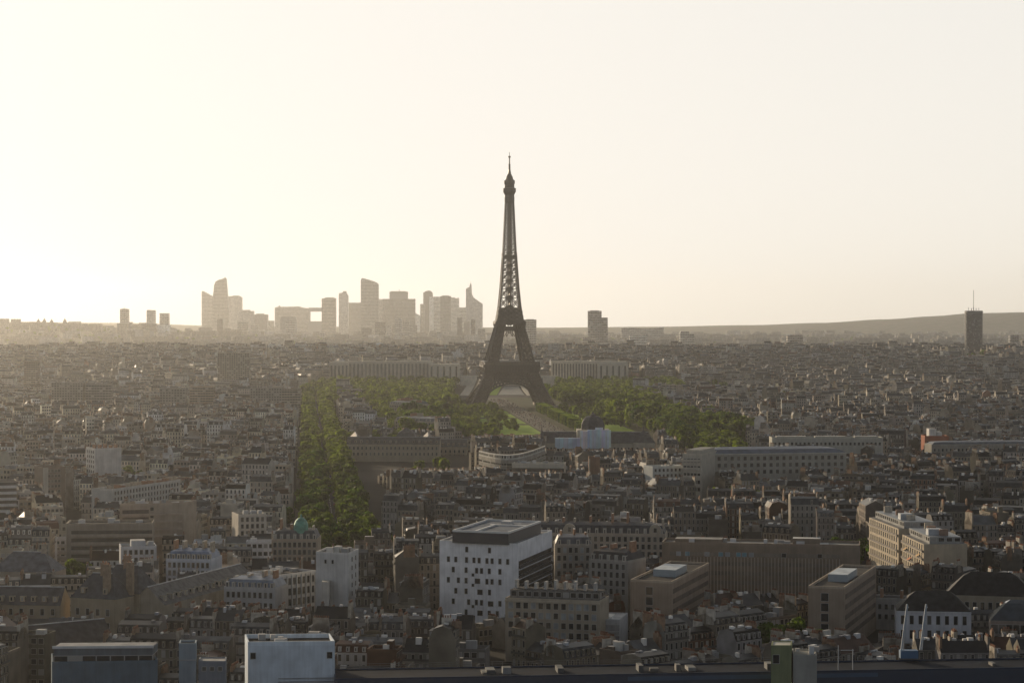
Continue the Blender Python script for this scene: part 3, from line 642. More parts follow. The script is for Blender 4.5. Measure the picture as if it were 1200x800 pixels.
b = B_('terraced_building', 'stone building with planted roof terraces and a row of pale chimneys', 'building', (592, 703), (703, 707), 20, depth=13, tint=(.36, .31, .24), parapet=.8, mark='the stone building with chimney row', gpy=724)
window_grid(b.root, b.A, b.B, fl(7.5, 20, 4), 12, 1.5, 1.9, .02, kinds=('dark', 'dark', 'pale'))
b.band('f', 19.6, 20.1, .6, 'plaster', (.42, .36, .28), 'cornice')
b.roofbox(.02, .97, .3, .95, 3.0, 'modern_facade', (.16, .15, .14), 'flat_roof', (.07, .07, .07), 'attic_storey', uv=(2.6, 3)); 
for k in range(9): b.roofbox(.04 + k * .105, .065 + k * .105, .55, .75, 5.6 + RNG.uniform(-1, 1.2), 'chimney_brick', (.45, .43, .4), name='chimney')
b = B_('low_building', 'low white building with a pale flat roof and three window bands', 'building', (641, 725), (726, 727), 13.5, (736, 719), tint=(.45, .45, .45), rt=(.5, .5, .49), parapet=.3, mark='the low white flat-roofed building', gpy=755)
for k in range(3): b.band('f', 10 - 3.6 * k, 12 - 3.6 * k, .06, 'modern_facade', (.3, .3, .3), 'window_band'); b.band('f', 9.6 - 3.6 * k, 10.0 - 3.6 * k, .9, 'plaster', (.42, .42, .42), 'balcony')
window_grid(b.root, b.A, b.B, (11, 7.4), 7, 2.4, 1.9, .04); b.roofbox(.62, .86, .3, .7, .5, 'painted', (.7, .7, .66), 'flat_roof', (.7, .7, .66), 'skylight')
b = B_('stone_tenement', 'tall stone tenement with dark attic behind the low white flat-roofed building', 'building', (690, 657), (736, 660), 24, depth=14, tint=(.3, .28, .25), gpy=688, mark='the dark-attic stone tenement'); window_grid(b.root, b.A, b.B, fl(12, 24, 4), 6, 1.3, 2, .04); b.mansard(3.6, 1.4, .8, 'slate', (.05, .05, .055), 5); b.stacks(4, .5, 6)
b = B_('gabled_house', 'stone house with a pale blank gable right of the white dotted block', 'building', (650, 640), (694, 640), 24, depth=14, tint=(.3, .27, .23), gpy=672); window_grid(b.root, b.A, b.B, fl(12, 24, 4), 6, 1.2, 2, .04, kinds=('dark', 'dark', 'pale')); b.mansard(3.4, 1.4, .8, 'zinc', (.12, .12, .13), 4); b.stacks(3, .5, 6)
b = B_('mansion_block', 'long stone mansion block with arched gable and deep dark roof', 'building', (610, 626), (780, 628), 23, depth=14, tint=(.36, .31, .25), gpy=652, mark='the long arched-gable mansion block'); window_grid(b.root, b.A, b.B, fl(11, 23, 4), 24, 1.3, 2.0, .01); b.mansard(4, 1.6, 1, 'slate', (.06, .062, .07), 18); b.stacks(9, .5, 7)
for t in (.34, .93):
    p = b.A + (b.B - b.A) * t; mb = MB(); pts = [(-2.4, 22.8), (2.4, 22.8), (2.4, 25.5)] + [(2.4 * math.cos(k * math.pi / 8), 25.5 + 2.2 * math.sin(k * math.pi / 8)) for k in range(1, 8)] + [(-2.4, 25.5)]
    o = Vector((b.d.y, -b.d.x)) * .25; F_ = [(*(p + o + b.d * x), z) for x, z in pts]; K_ = [(*(p - o * 5 + b.d * x), z) for x, z in pts]
    mb.face(F_, 'plaster', (.4, .35, .28)); 
    for i in range(len(F_)): j = (i + 1) % len(F_); mb.face([F_[i], K_[i], K_[j], F_[j]], 'zinc', (.2, .2, .21))
    g = mb.build('gable', b.root); window(g, p + o * 1.2 - b.d, p + o * 1.2 + b.d, .5, 25.3, 1.2, 1.8)
b = B_('white_villa', 'white two-storey building with tall windows and a black hip roof', 'building', (1051, 716), (1139, 717.5), 15, depth=13, tint=(.6, .6, .62), parapet=0, mark='the white two-storey building', gpy=750); window_grid(b.root, b.A, b.B, (12.2, 7.4), 8, 1.2, 2.8, .03); b.mansard(4.6, 4.5, 1.6, 'slate', (.035, .034, .034))
b.band('f', 14.7, 15.05, .4, 'plaster', (.6, .6, .6), 'cornice')
b = B_('barrack_building', 'large dark hip-roofed stone building behind the white two-storey building', 'building', (1108, 697), (1215, 700), 16, depth=16, tint=(.3, .26, .2), parapet=0, gpy=714, mark='the large black hip roof'); window_grid(b.root, b.A, b.B, (12.5, 8), 11, 1.3, 2.6, .03); b.mansard(6, 6, 1.5, 'slate', (.03, .028, .028))
b = B_('glass_roofed_school', 'building with large gridded windows and a sloping glass roof', 'building', (1161, 727), (1240, 729), 15, depth=14, tint=(.26, .22, .19), parapet=0, gpy=750, mark='the glass-roofed school'); b.mansard(5, 5, 1, 'glass', (.05, .06, .07)); window_grid(b.root, b.A, b.B, (12.3, 8.6), 9, 2.4, 2.9, .02)
b = B_('small_gatehouse', 'low cream house with a chimney between the tan office wing and black roofs', 'building', (1018, 701), (1068, 703), 11, depth=10, tint=(.42, .39, .36), rt=DARK, parapet=.3, gpy=722); window_grid(b.root, b.A, b.B, (8.2, 4.6), 6, 1.1, 1.8, .05); b.stacks(2, .4, 3)
b = B_('white_apartment_tower', 'tall white apartment block with a blank front and windows down its right flank', 'building', (370, 648.5), (408, 650.5), 29, (420, 645), tint=(.55, .54, .52), parapet=.7, mark='the tall blank white block', gpy=714)
for k in range(8): window(b.root, b.B, b.C, .35, 27 - 3 * k, 1.2, 1.6); window(b.root, b.B, b.C, .7, 27 - 3 * k, 1.2, 1.6)
for t in (.3, .52): window(b.root, b.A, b.B, t, 26.4, .8, 1.3)
b.clutter(7); b.roofbox(.45, .62, .3, .6, 2.2, tn=(.55, .54, .5)); mb = MB(); p = b.A + (b.B - b.A) * .22; q_ = b.A + (b.B - b.A) * .45; mb.prism([tuple(p + Vector((0, -6))), tuple(q_ + Vector((0, -6))), tuple(q_ + Vector((0, -.02))), tuple(p + Vector((0, -.02)))], -1, 20, 'plaster', (.5, .47, .42)); mb.build('stair_bay', b.root)
b = B_('ribbed_office', 'white office house with vertical fins and dark glass between them', 'building', (324, 677), (370, 671), 20, depth=15, tint=(.5, .5, .5), gpy=718, mark='the white finned office house'); window_grid(b.root, b.A, b.B, fl(5, 20, 4), 8, 1.4, 2.4, .03)
for k in range(9): b.band('f', 4, 20.2, .5, 'plaster', (.58, .58, .57), 'fin', k / 8 * .97, k / 8 * .97 + .018)
b.clutter(6)
b = B_('zinc_block', 'grey zinc-roofed block with a white attic next to the finned office house', 'building', (262, 690), (322, 692), 17, depth=13, tint=(.42, .41, .4), gpy=716); window_grid(b.root, b.A, b.B, fl(6, 17, 3), 9, 1.1, 2, .03); b.mansard(3.4, 1.5, .8, 'zinc', (.2, .23, .28), 8); b.stacks(4, .5, 5)
b = B_('domed_corner_house', 'rounded corner house with a small green copper dome on its roof', 'building', (318, 634), (372, 634), 21, depth=16, tint=(.36, .3, .23), gpy=658, mark='the green-domed corner house'); window_grid(b.root, b.A, b.B, fl(9, 21, 4), 9, 1.2, 2, .02); r_ = b.mansard(4, 1.6, .8, 'slate', (.09, .095, .1), 7); b.stacks(4, .4, 7)
p = b.A + (b.B - b.A) * .62 + b.n * 4; mb = MB(); mb.lathe(p, [(3.0, 24), (3.0, 26), (2.9, 27.5), (2.3, 29), (1.3, 30), (.5, 30.4), (.4, 31.6)], 'copper', 12, (.12, .3, .23)); mb.build('dome', r_)
b = B_('terrace_block', 'long brutalist terrace block with dark stepped balconies', 'building', (78, 616), (178, 615), 25, depth=16, tint=(.3, .25, .2), gpy=648, mark='the brutalist terrace block')
for k in range(6): b.band('f', 21.4 - 3.3 * k, 22.9 - 3.3 * k, .08, 'modern_facade', (.1, .09, .08), 'window_band', .05); b.band('f', 20.2 - 3.3 * k, 21.4 - 3.3 * k, 1.3, 'plaster', (.36, .3, .24), 'balcony', .05)
b.band('l', 0, 26, .4, 'plaster', (.4, .35, .28), 'end_wall'); b.clutter(8)
b = B_('stepped_block', 'tan apartment block with a blank right flank above the brutalist terraces', 'building', (140, 593), (215, 591), 30, (230, 588), tint=(.36, .3, .24), gpy=628, mark='the tan blank-flanked block')
for k in range(5): b.band('f', 26.6 - 3.3 * k, 28.2 - 3.3 * k, .07, 'modern_facade', (.12, .1, .09), 'window_band', .04, .45); b.band('f', 25.6 - 3.3 * k, 26.5 - 3.3 * k, 1, 'plaster', (.4, .33, .27), 'balcony', .02, .97)
window_grid(b.root, b.A, b.B, fl(14, 30, 5), 5, 1.4, 1.5, .5); b.clutter(7)
b = B_('sawtooth_block', 'long pale terraced house row with a jagged white parapet', 'building', (131, 575), (211, 563.5), 24, depth=12, tint=(.5, .48, .44), gpy=588, mark='the jagged white house row'); window_grid(b.root, b.A, b.B, fl(12, 24, 4), 22, 1.2, 1.8, .02); b.stacks(13, .2, 2.2)
b = B_('white_slab', 'tall white slab with blank gable wall and small rooftop chimneys', 'building', (111, 527), (142, 526), 31, depth=16, tint=(.55, .53, .5), gpy=560, mark='the tall white slab'); b.stacks(5, .4, 3); window_grid(b.root, b.D, b.A, fl(10, 31, 7), 4, 1.2, 1.7)
b = B_('dark_slab', 'dark brown high-rise slab with a pale stair edge beside trees', 'building', (50, 549), (76, 548), 28, depth=14, tint=(.2, .16, .13), gpy=582); b.band('f', 3, 28.5, .5, 'plaster', (.45, .42, .36), 'stair_edge', 0, .22); window_grid(b.root, b.A, b.B, fl(8, 28, 7), 4, 1.5, 1.4, .2)
b = B_('balcony_slab', 'apartment slab striped with white balconies at the picture edge', 'building', (-30, 566), (19, 565), 28, depth=14, tint=(.3, .26, .22), gpy=602, mark='the striped balcony slab')
for k in range(8): b.band('f', 25.2 - 3.1 * k, 26.5 - 3.1 * k, 1.2, 'plaster', (.62, .6, .57), 'balcony'); b.band('f', 26.6 - 3.1 * k, 27.9 - 3.1 * k, .06, 'modern_facade', (.12, .1, .09), 'window_band')
b = B_('blue_mansard_house', 'white house with a blue-grey mansard roof and regular dormers', 'building', (194, 657), (247, 658), 20, depth=14, tint=(.5, .52, .56), gpy=670, mark='the blue mansard house'); window_grid(b.root, b.A, b.B, fl(11, 20, 3), 9, 1.1, 1.9, .03); b.mansard(3.6, 1.5, .8, 'zinc', (.18, .22, .3), 9); b.stacks(5, .5, 6)
b = B_('pale_stair_house', 'pale blue-white house with stair tower under the brutalist terraces', 'building', (141, 643), (183, 642), 21, depth=12, tint=(.46, .47, .49), gpy=661); window_grid(b.root, b.A, b.B, fl(12, 21, 3), 6, 1.2, 1.8, .05); b.roofbox(.3, .7, .2, .8, 2.8); b.clutter(4)
b = B_('cream_tower_house', 'cream apartment house with balconies just left of the boulevard trees', 'building', (279, 605), (312, 604), 24, depth=14, tint=(.5, .46, .4), gpy=628, mark='the cream balcony house'); window_grid(b.root, b.A, b.B, fl(12, 24, 4), 5, 1.2, 1.9, .05); b.clutter(4)
b = B_('office_slab', 'flat-roofed cream slab with long window bands before the domed palace', 'building', (600, 544), (661, 544.5), 20, depth=13, tint=(.5, .46, .38), gpy=556, mark='the cream slab with window bands')
for k in range(3): b.band('f', 15.5 - 4 * k, 17.8 - 4 * k, .1, 'ribbon_facade', (.1, .09, .08), 'window_band')
b.clutter(12)
b = B_('brick_tower', 'square brown brick tower standing before the domed palace', 'building', (690, 537), (703, 537), 24, depth=9, tint=(.2, .12, .08), gpy=556)
b.band('f', 4, 24, .06, 'plaster', (.45, .38, .3), 'corner_strip', 0, .12); b.clutter(2)
b = B_('pale_house', 'pale green-white flat house right of the square brick tower', 'building', (765, 548), (800, 547), 20, depth=13, tint=(.5, .52, .5), gpy=562); window_grid(b.root, b.A, b.B, fl(10, 20, 3), 7, 1.3, 1.7, .03); b.clutter(4)
b = B_('white_cube_house', 'white square apartment block with dark windows before the long ministry', 'building', (889, 536), (927, 536), 23, depth=14, tint=(.55, .54, .5), gpy=563, mark='the white square apartment block'); window_grid(b.root, b.A, b.B, fl(6, 23, 5), 6, 1.5, 1.9, .04); b.clutter(3)
b = B_('ministry_building', 'very long pale ministry building with a blue-grey roof', 'building', (822, 532), (992, 530), 27, depth=26, tint=(.36, .34, .29), roof='zinc', rt=(.17, .2, .26), parapet=0, gpy=551, mark='the long blue-roofed ministry'); window_grid(b.root, b.A, b.B, (24, 19.8, 15.6), 22, 2.0, 2.4, .01); b.mansard(2.4, 5, 1.2, 'zinc', (.09, .11, .15))
b.band('f', 26.4, 27.05, .6, 'plaster', (.5, .48, .42), 'cornice')
b = B_('ministry_pavilion', 'stepped pale corner pavilion at the left end of the long ministry', 'building', (800, 533), (822, 533.5), 28, depth=40, tint=(.45, .41, .34), gpy=560)
for k in range(4): b.band('l', 24 - 5 * k, 25.5 - 5 * k, 1.2, 'plaster', (.5, .45, .38), 'balcony'); b.band('f', 24 - 5 * k, 25.5 - 5 * k, 1.0, 'plaster', (.5, .45, .38), 'balcony')
window_grid(b.root, b.A, b.B, fl(5, 27, 5), 5, 1.7, 2.2, .04); window_grid(b.root, b.D, b.A, fl(5, 27, 5), 9, 1.7, 2.2, .03); b.roofbox(.1, .9, .12, .9, 3, tt=(.3, .3, .29))
b = B_('ministry_annex', 'second long pale ministry range with small square windows continuing to the edge', 'building', (1092, 522), (1225, 521), 22, depth=16, tint=(.27, .255, .22), gpy=None); window_grid(b.root, b.A, b.B, (18.8, 15), 28, 1.3, 1.9, .01); b.mansard(2.2, 3, .8, 'zinc', (.12, .13, .15))
b = B_('upper_ministry_range', 'long grey upper range with white roof strips behind the blue-roofed ministry', 'building', (905, 514), (1035, 514), 27, depth=18, tint=(.4, .39, .34), rt=(.12, .12, .12), gpy=521); window_grid(b.root, b.A, b.B, (23.5,), 26, 1.5, 2, .01); b.roofbox(.05, .32, .4, .7, 1.4, tt=(.62, .6, .56)); b.roofbox(.4, .68, .4, .7, 1.4, tt=(.62, .6, .56)); b.roofbox(.76, .96, .4, .7, 1.4, tt=(.62, .6, .56))
b = B_('brick_house', 'red brick corner house with white rooftop boxes near the ministry annex', 'building', (1084, 512), (1112, 512), 24, depth=15, tint=(.32, .12, .07), gpy=521, mark='the red brick corner house'); b.roofbox(.2, .5, .1, .8, 6, tn=(.6, .58, .55)); b.roofbox(.55, .75, .2, .8, 3.5, tn=(.62, .6, .56)); window_grid(b.root, b.A, b.B, (20, 16.5), 6, 1.2, 1.8, .05)
for FLc, FRc, lab in (((462, 493), (506, 495), 'stone house row with grey mansards standing alone in the park wood'), ((456, 474), (482, 475), 'small pale house row deeper in the park wood')):
    b = B_('park_house', lab, 'house', FLc, FRc, 19, depth=26, tint=(.36, .32, .26), gpy=FLc[1] + 12); window_grid(b.root, b.A, b.B, fl(10, 19, 3), 12, 1.2, 2, .02); b.mansard(3.5, 1.6, 1, 'zinc', (.13, .135, .145), 10); b.stacks(6, .5, 6)
# big slabs out on the hazy left
for i, (x0, x1, y0, y1, z, lab) in enumerate(((60, 97, 449, 470, 34, 'hazy brown slab with many balconies, leftmost of a row of three slabs'), (100, 130, 450, 470, 33, 'hazy brown slab with many balconies, middle of a row of three slabs'), (187, 217, 455, 474, 30, 'hazy slab with dark vertical window strips'), (222, 250, 453, 474, 30, 'hazy pale slab with grey blank gables'), (293, 330, 455, 470, 29, 'hazy slab with a dark roofline beside the boulevard trees'), (330, 352, 456, 474, 28, 'hazy blank white gable block beside the boulevard trees'), (255, 292, 414, 428, 60, 'hazy wide tenement on the far rise, beneath the skyline'), (28, 44, 424, 440, 50, 'hazy square tenement on the far rise near the picture edge'))):
    b = B_('apartment_slab', lab, 'building', (x0, y0), (x1, y0), z, depth=16, wall='ribbon_facade' if i % 2 else 'modern_facade', tint=RNG.choice((CREAM, GREY, (.34, .27, .2))), uv=(3.2, 3), gpy=y1, z0=0 if z < 40 else None); b.clutter(4)

# ------------------------------------------------------------------ domed palace under blue scaffolding sheets
def palace():
    c = onz(695, 522, 16); r = thing('domed_palace', 'classical stone palace with a dark square dome wrapped in pale blue scaffold sheets', 'palace', (c.x, c.y, 0)); MARKS.append((695, 510, 'the domed palace'))
    Y = 1830.; X = lambda px: (px - 600) / F * Y; Zp = lambda py: H - (py - HOR) / F * Y
    st = (.40, .36, .29)
    wl, rf, q = gable(r, (X(628), Y + 8), (X(768), Y + 2), 18, Zp(519), Zp(506), tn=st, rt=(.07, .072, .08), hip=6, dorm=0)
    for k in range(34):
        if 8 < k < 22: continue
        window(wl, q[0], q[1], (k + .5) / 34, Zp(526), 1.5, 3.0); window(wl, q[0], q[1], (k + .5) / 34, Zp(533), 1.5, 3.4)
    for p0, p1 in ((630, 640), (742, 766)):
        mb = MB(); mb.prism([(X(p0), Y - 12), (X(p1), Y - 13), (X(p1), Y + 18), (X(p0), Y + 18)], -1, Zp(518.5), 'plaster', st); pv = mb.build('pavilion', r)
        for k in range(3): window(pv, Vector((X(p0), Y - 12)), Vector((X(p1), Y - 13)), (k + .5) / 3, Zp(527), 1.6, 5)
        c0 = Vector(((X(p0) + X(p1)) / 2, Y + 2)); w = (X(p1) - X(p0)) / 2
        mb = MB(); mb.lathe(c0, [(w * 1.25, Zp(518.5)), (w * 1.0, Zp(512)), (w * .45, Zp(507)), (.6, Zp(504)), (.3, Zp(499))], 'slate', 4, (.07, .072, .08), math.pi / 4); mb.build('roof', pv)
    c0 = Vector((X(695), Y + 3))
    mb = MB(); mb.prism([(X(676), Y - 10), (X(714), Y - 10.5), (X(714), Y + 16), (X(676), Y + 16)], -1, Zp(503), 'plaster', (.42, .39, .33)); mb.build('central_block', r)
    mb = MB(); mb.lathe(c0, [(10.4, Zp(503)), (10.2, Zp(497)), (8.8, Zp(492)), (6.0, Zp(488.5)), (2.4, Zp(487)), (2.3, Zp(485.4)), (1.2, Zp(485)), (.3, Zp(482.5))], 'slate', 8, (.055, .058, .066), math.pi / 8); mb.build('dome', r)
    s = thing('scaffold_wrap', 'pale blue and white scaffold sheeting wrapped round the domed palace front', 'scaffold', (X(690), Y - 14, 0)); bl = (.5, .6, .7)
    for p0, p1, y0, y1, dy, tn in ((650, 681, 512, 524, 14.5, bl), (679, 689, 504, 524, 15, (.7, .72, .73)), (688, 702, 502.5, 524, 15.6, bl), (702, 715, 503, 524, 14.8, (.6, .67, .73)), (697, 706, 500, 504, 13, (.72, .74, .75))):
        mb = MB(); n_ = 6
        for k in range(n_):
            xa, xb = X(p0) + (X(p1) - X(p0)) * k / n_, X(p0) + (X(p1) - X(p0)) * (k + 1) / n_; off = .22 * (k % 2)
            mb.prism([(xa, Y - dy - off), (xb, Y - dy - .22 + off), (xb, Y - 10.6), (xa, Y - 10.6)], 3 if y1 == 524 else Zp(y1), Zp(y0), 'cloth', tuple(x * RNG.uniform(.88, 1.1) for x in tn))
        mb.build('sheet', s)
    mb = MB()
    for k in range(14):
        x = X(650) + (X(715) - X(650)) * k / 13; mb.beam((x, Y - 16.5, -.5), (x, Y - 16.5, Zp(510)), .15, 'iron', (.3, .3, .3))
    mb.build('pole_frame', s)
    zone([(X(625), Y - 22), (X(772), Y - 22), (X(772), Y + 24), (X(625), Y + 24)]); guard(640, 770, 529, Y - 22)
palace()

def palace_range():
    Y = 1790.; X = lambda px: (px - 600) / F * Y; Zp = lambda py: H - (py - HOR) / F * Y
    r = thing('barrack_range', 'long dark-roofed stone barrack range with a square central pavilion near the boulevard', 'building', (X(480), Y, 0)); MARKS.append((480, 525, 'the long barrack range')); st = (.33, .28, .21)
    wl, rf, q = gable(r, (X(410), Y + 3), (X(548), Y - 2), 15, Zp(523), Zp(514), tn=st, rt=(.085, .085, .09), dorm=22)
    window_grid(wl, q[0], q[1], (Zp(528), Zp(533)), 26, 1.2, 2.3, .01)
    mb = MB(); mb.prism([(X(464), Y - 10), (X(488), Y - 10.5), (X(488), Y + 12), (X(464), Y + 12)], -1, Zp(512), 'plaster', (.4, .35, .27)); pv = mb.build('pavilion', r)
    for k in range(4): window(pv, Vector((X(464), Y - 10)), Vector((X(488), Y - 10.5)), (k + .5) / 4, Zp(516), 1.4, 2.6)
    mb = MB(); mb.lathe(((X(476)), Y + 1), [(12.2, Zp(512)), (9, Zp(506.5)), (3.5, Zp(503)), (.3, Zp(501))], 'slate', 4, (.1, .1, .105), math.pi / 4); mb.build('roof', pv)
    for p0, y0 in ((415, 556), (500, 552)):
        gable(r, (X(p0) * .94, Y - 78), (X(p0 + 2), Y - 10), 12, 13, 19, tn=st, rt=(.1, .075, .06), reg=True)
    wl, rf, q = gable(r, (X(405) * .94, 1704), (X(515) * .94, 1700), 12, 13.5, 19, tn=st, rt=(.09, .085, .085), dorm=16); window_grid(wl, q[0], q[1], (10.5, 6), 22, 1.2, 2.2, .01)
    guard(428, 550, 553, 1690); zone([(X(405), 1690), (X(550), 1690), (X(552), 1810), (X(405), 1810)])
palace_range()

def curved_office():
    r = None; Y = 1560.; z = 22.; pts = []
    for k in range(13):
        t = k / 12; px = 561 + 78 * t; py = 529 + 8 * math.sin(t * math.pi) - 6 * t; pts.append(v2(onz(px, py + 5, z)))
    c = pts[6]; r = thing('curved_office', 'curved concrete office building with sunbreaks and a pale roof before the park', 'building', (c.x, c.y, 0)); MARKS.append((600, 530, 'the curved concrete office'))
    for i in range(12):
        A, B = pts[i], pts[i + 1]; n1 = Vector((0, 14)); mb = MB() if i == 0 else mb
        mb.prism([tuple(A), tuple(B), tuple(B + n1), tuple(A + n1)], -1, z, 'ribbon_facade', (.27, .255, .225), 'flat_roof', (.12, .12, .115), (2.8, 3.6))
    mb.build('wall', r)
    mb = MB()
    for i in range(12):
        A, B = pts[i], pts[i + 1]
        for k in range(4): mb.prism([tuple(A + Vector((0, -.8))), tuple(B + Vector((0, -.8))), tuple(B + Vector((0, -.02))), tuple(A + Vector((0, -.02)))], 18.4 - 3.6 * k, 18.8 - 3.6 * k, 'plaster', (.34, .325, .285), bottom=True)
    mb.build('sunbreak', r)
    mb = MB()
    for i in range(12):
        A, B = pts[i], pts[i + 1]; mb.prism([tuple(A + Vector((0, 3))), tuple(B + Vector((0, 3))), tuple(B + Vector((0, 11))), tuple(A + Vector((0, 11)))], z, z + 3, 'modern_facade', (.45, .44, .4), 'flat_roof', (.48, .46, .42), (2, 3))
    mb.build('roof_storey', r); zone([tuple(p) for p in (pts[0], pts[6], pts[12])] + [tuple(pts[12] + Vector((0, 16))), tuple(pts[0] + Vector((0, 16)))], 8); guard(560, 655, 548, 1540)
curved_office()

def colonnade_palace():
    Y = 3450.; X = lambda px: (px - 600) / F * Y; Zp = lambda py: H - (py - HOR) / F * Y; st = (.54, .49, .4)
    for p, lab, arc in (((390, 507, 539), 'pale colonnaded palace wing to the left behind the lattice tower, mostly above trees', 1), ((733, 700, 646), 'pale colonnaded palace wing to the right behind the lattice tower', -1)):
        p0, p1, p2 = p; e, f_ = sorted((p0, p1)); r = thing('palace_wing', lab, 'palace', (X((p0 + p2) / 2), Y, 0)); zb = Zp(446)
        for i in range(26):
            if i == 0: mb, mc = MB(), MB()
            t0, t1 = i / 26, (i + 1) / 26; a = Vector((X(p0) + (X(p1 if arc > 0 else p2) - X(p0)) * t0, Y - 26 * (1 - t0) ** 2)); b_ = Vector((X(p0) + (X(p1 if arc > 0 else p2) - X(p0)) * t1, Y - 26 * (1 - t1) ** 2))
            if a.x > b_.x: a, b_ = b_, a
            q = [tuple(a), tuple(b_), tuple(b_ + Vector((0, 16))), tuple(a + Vector((0, 16)))]
            mb.prism(q, zb - 6, Zp(426), 'plaster', (.17, .155, .13)); mb.prism([(x, y - .9 if k < 2 else y) for k, (x, y) in enumerate(q)], Zp(426), Zp(423), 'plaster', st)
            m_ = (a + b_) / 2; mc.prism([tuple(a + Vector((0, -.8))), tuple(m_ + Vector((0, -.8))), tuple(m_ + Vector((0, -.03))), tuple(a + Vector((0, -.03)))], zb - 6, Zp(426), 'plaster', st)
        mb.build('wall', r); mc.build('colonnade', r)
        for g0, g1, gy in (((p1 - 4, p2, 426),) if arc > 0 else ((p1, p0 + 2, 425),)) + (((p0 - 2, p0 + 20, 424),) if arc > 0 else ()):
            xa, xb = X(min(g0, g1)), X(max(g0, g1)); mb = MB(); mb.prism([(xa, Y - 30), (xb, Y - 30), (xb, Y + 4), (xa, Y + 4)], zb - 8, Zp(gy), 'plaster', st, 'flat_roof', (.4, .38, .34)); pv = mb.build('pavilion', r)
            n_ = 5
            for k in range(n_): window(pv, Vector((xa, Y - 30)), Vector((xb, Y - 30)), (k + .5) / n_, (Zp(gy) + zb) / 2, 2.6, 20)
        zone([(X(385), Y - 40), (X(740), Y - 40), (X(740), Y + 30), (X(385), Y + 30)])
    # terraces and fountain slope seen through the arch
    s = thing('fountain_terrace', 'pale stepped fountain terraces seen through the arch of the lattice tower', 'terrace', (0, 3250, terrain(0, 3250)))
    for nm, q, zz, tn in (('ramp', [(-75, 3120), (-40, 3120), (-28, 3400), (-70, 3400)], .6, st), ('ramp', [(22, 3120), (52, 3120), (62, 3400), (12, 3400)], .6, st), ('lawn_strip', [(-40, 3140), (-22, 3140), (-16, 3380), (-28, 3380)], .4, None), ('basin', [(-20, 3140), (18, 3140), (10, 3360), (-12, 3360)], .5, (.3, .3, .28))):
        mb = MB(); a, b_, c, d = [Vector(p) for p in q]
        for j in range(10):
            t0, t1 = j / 10, (j + 1) / 10; P = [a + (d - a) * t0, b_ + (c - b_) * t0, b_ + (c - b_) * t1, a + (d - a) * t1]
            mb.prism([tuple(p) for p in P], -2, max(terrain(p.x, p.y) for p in P) + zz, 'lawn' if tn is None else 'plaster', tn or (1, 1, 1))
        mb.build(nm, s)
    mb = MB(); mb.prism([(-80, 3390), (70, 3390), (70, 3398), (-80, 3398)], -2, 22, 'plaster', st); mb.build('terrace_wall', s)
colonnade_palace()
# ------------------------------------------------------------------ the hazy skyline far behind
def sky_tower(label, top, Y, depth=34, tn=(.36, .35, .33), name='skyscraper', cat='skyscraper', extras=(), mat='tower_facade', bay=3.6):
    zb = terrain((top[0][0] - 600) / F * Y, Y); X = lambda px: (px - 600) / F * Y; Zp = lambda py: H - (py - HOR) / F * Y
    cx = (X(top[0][0]) + X(top[-1][0])) / 2; r = thing(name, label, cat, (cx, Y, zb))
    P = [(X(a), Zp(b_)) for a, b_ in top]; P = [(P[0][0], zb - 2)] + P + [(P[-1][0], zb - 2)]; P = P[::-1]
    mb = MB(); o = 20 * RNG.randint(0, 30); uv = [(o + x / (bay * 2), z / 7.6) for x, z in P]
    P = P[::-1]; uv = uv[::-1]; n_ = len(P)
    area = sum(P[i][0] * P[(i + 1) % n_][1] - P[(i + 1) % n_][0] * P[i][1] for i in range(n_))
    if area < 0: P.reverse(); uv.reverse()
    mb.face([(x, Y, z) for x, z in P], mat, tn, uv); mb.face([(x, Y + depth, z) for x, z in reversed(P)], mat, tn)
    for i in range(n_):
        j = (i + 1) % n_; vert = abs(P[i][0] - P[j][0]) < 2
        u = [(0, P[i][1] / 7.6), (depth / bay / 4, P[i][1] / 7.6), (depth / bay / 4, P[j][1] / 7.6), (0, P[j][1] / 7.6)] if vert else None
        mb.face([(P[i][0], Y, P[i][1]), (P[i][0], Y + depth, P[i][1]), (P[j][0], Y + depth, P[j][1]), (P[j][0], Y, P[j][1])], mat if vert else 'flat_roof', tn, u)
    mb.build('facade', r)
    for e in extras:
        nm, a, b_, c, d = e; mb = MB(); z1, z0 = Zp(b_), Zp(d); w = max(.8, (X(c) - X(a)) / 2); mb.box(((X(a) + X(c)) / 2, Y + depth * .45), (1, 0), w, min(w, depth * .3), z0 - 1, z1, 'painted', tuple(x * .9 for x in tn)); mb.build(nm, r)
    return r
f2 = lambda a, b_, y, y2=None: [(a, y), (b_, y if y2 is None else y2)]
D1 = 12000.
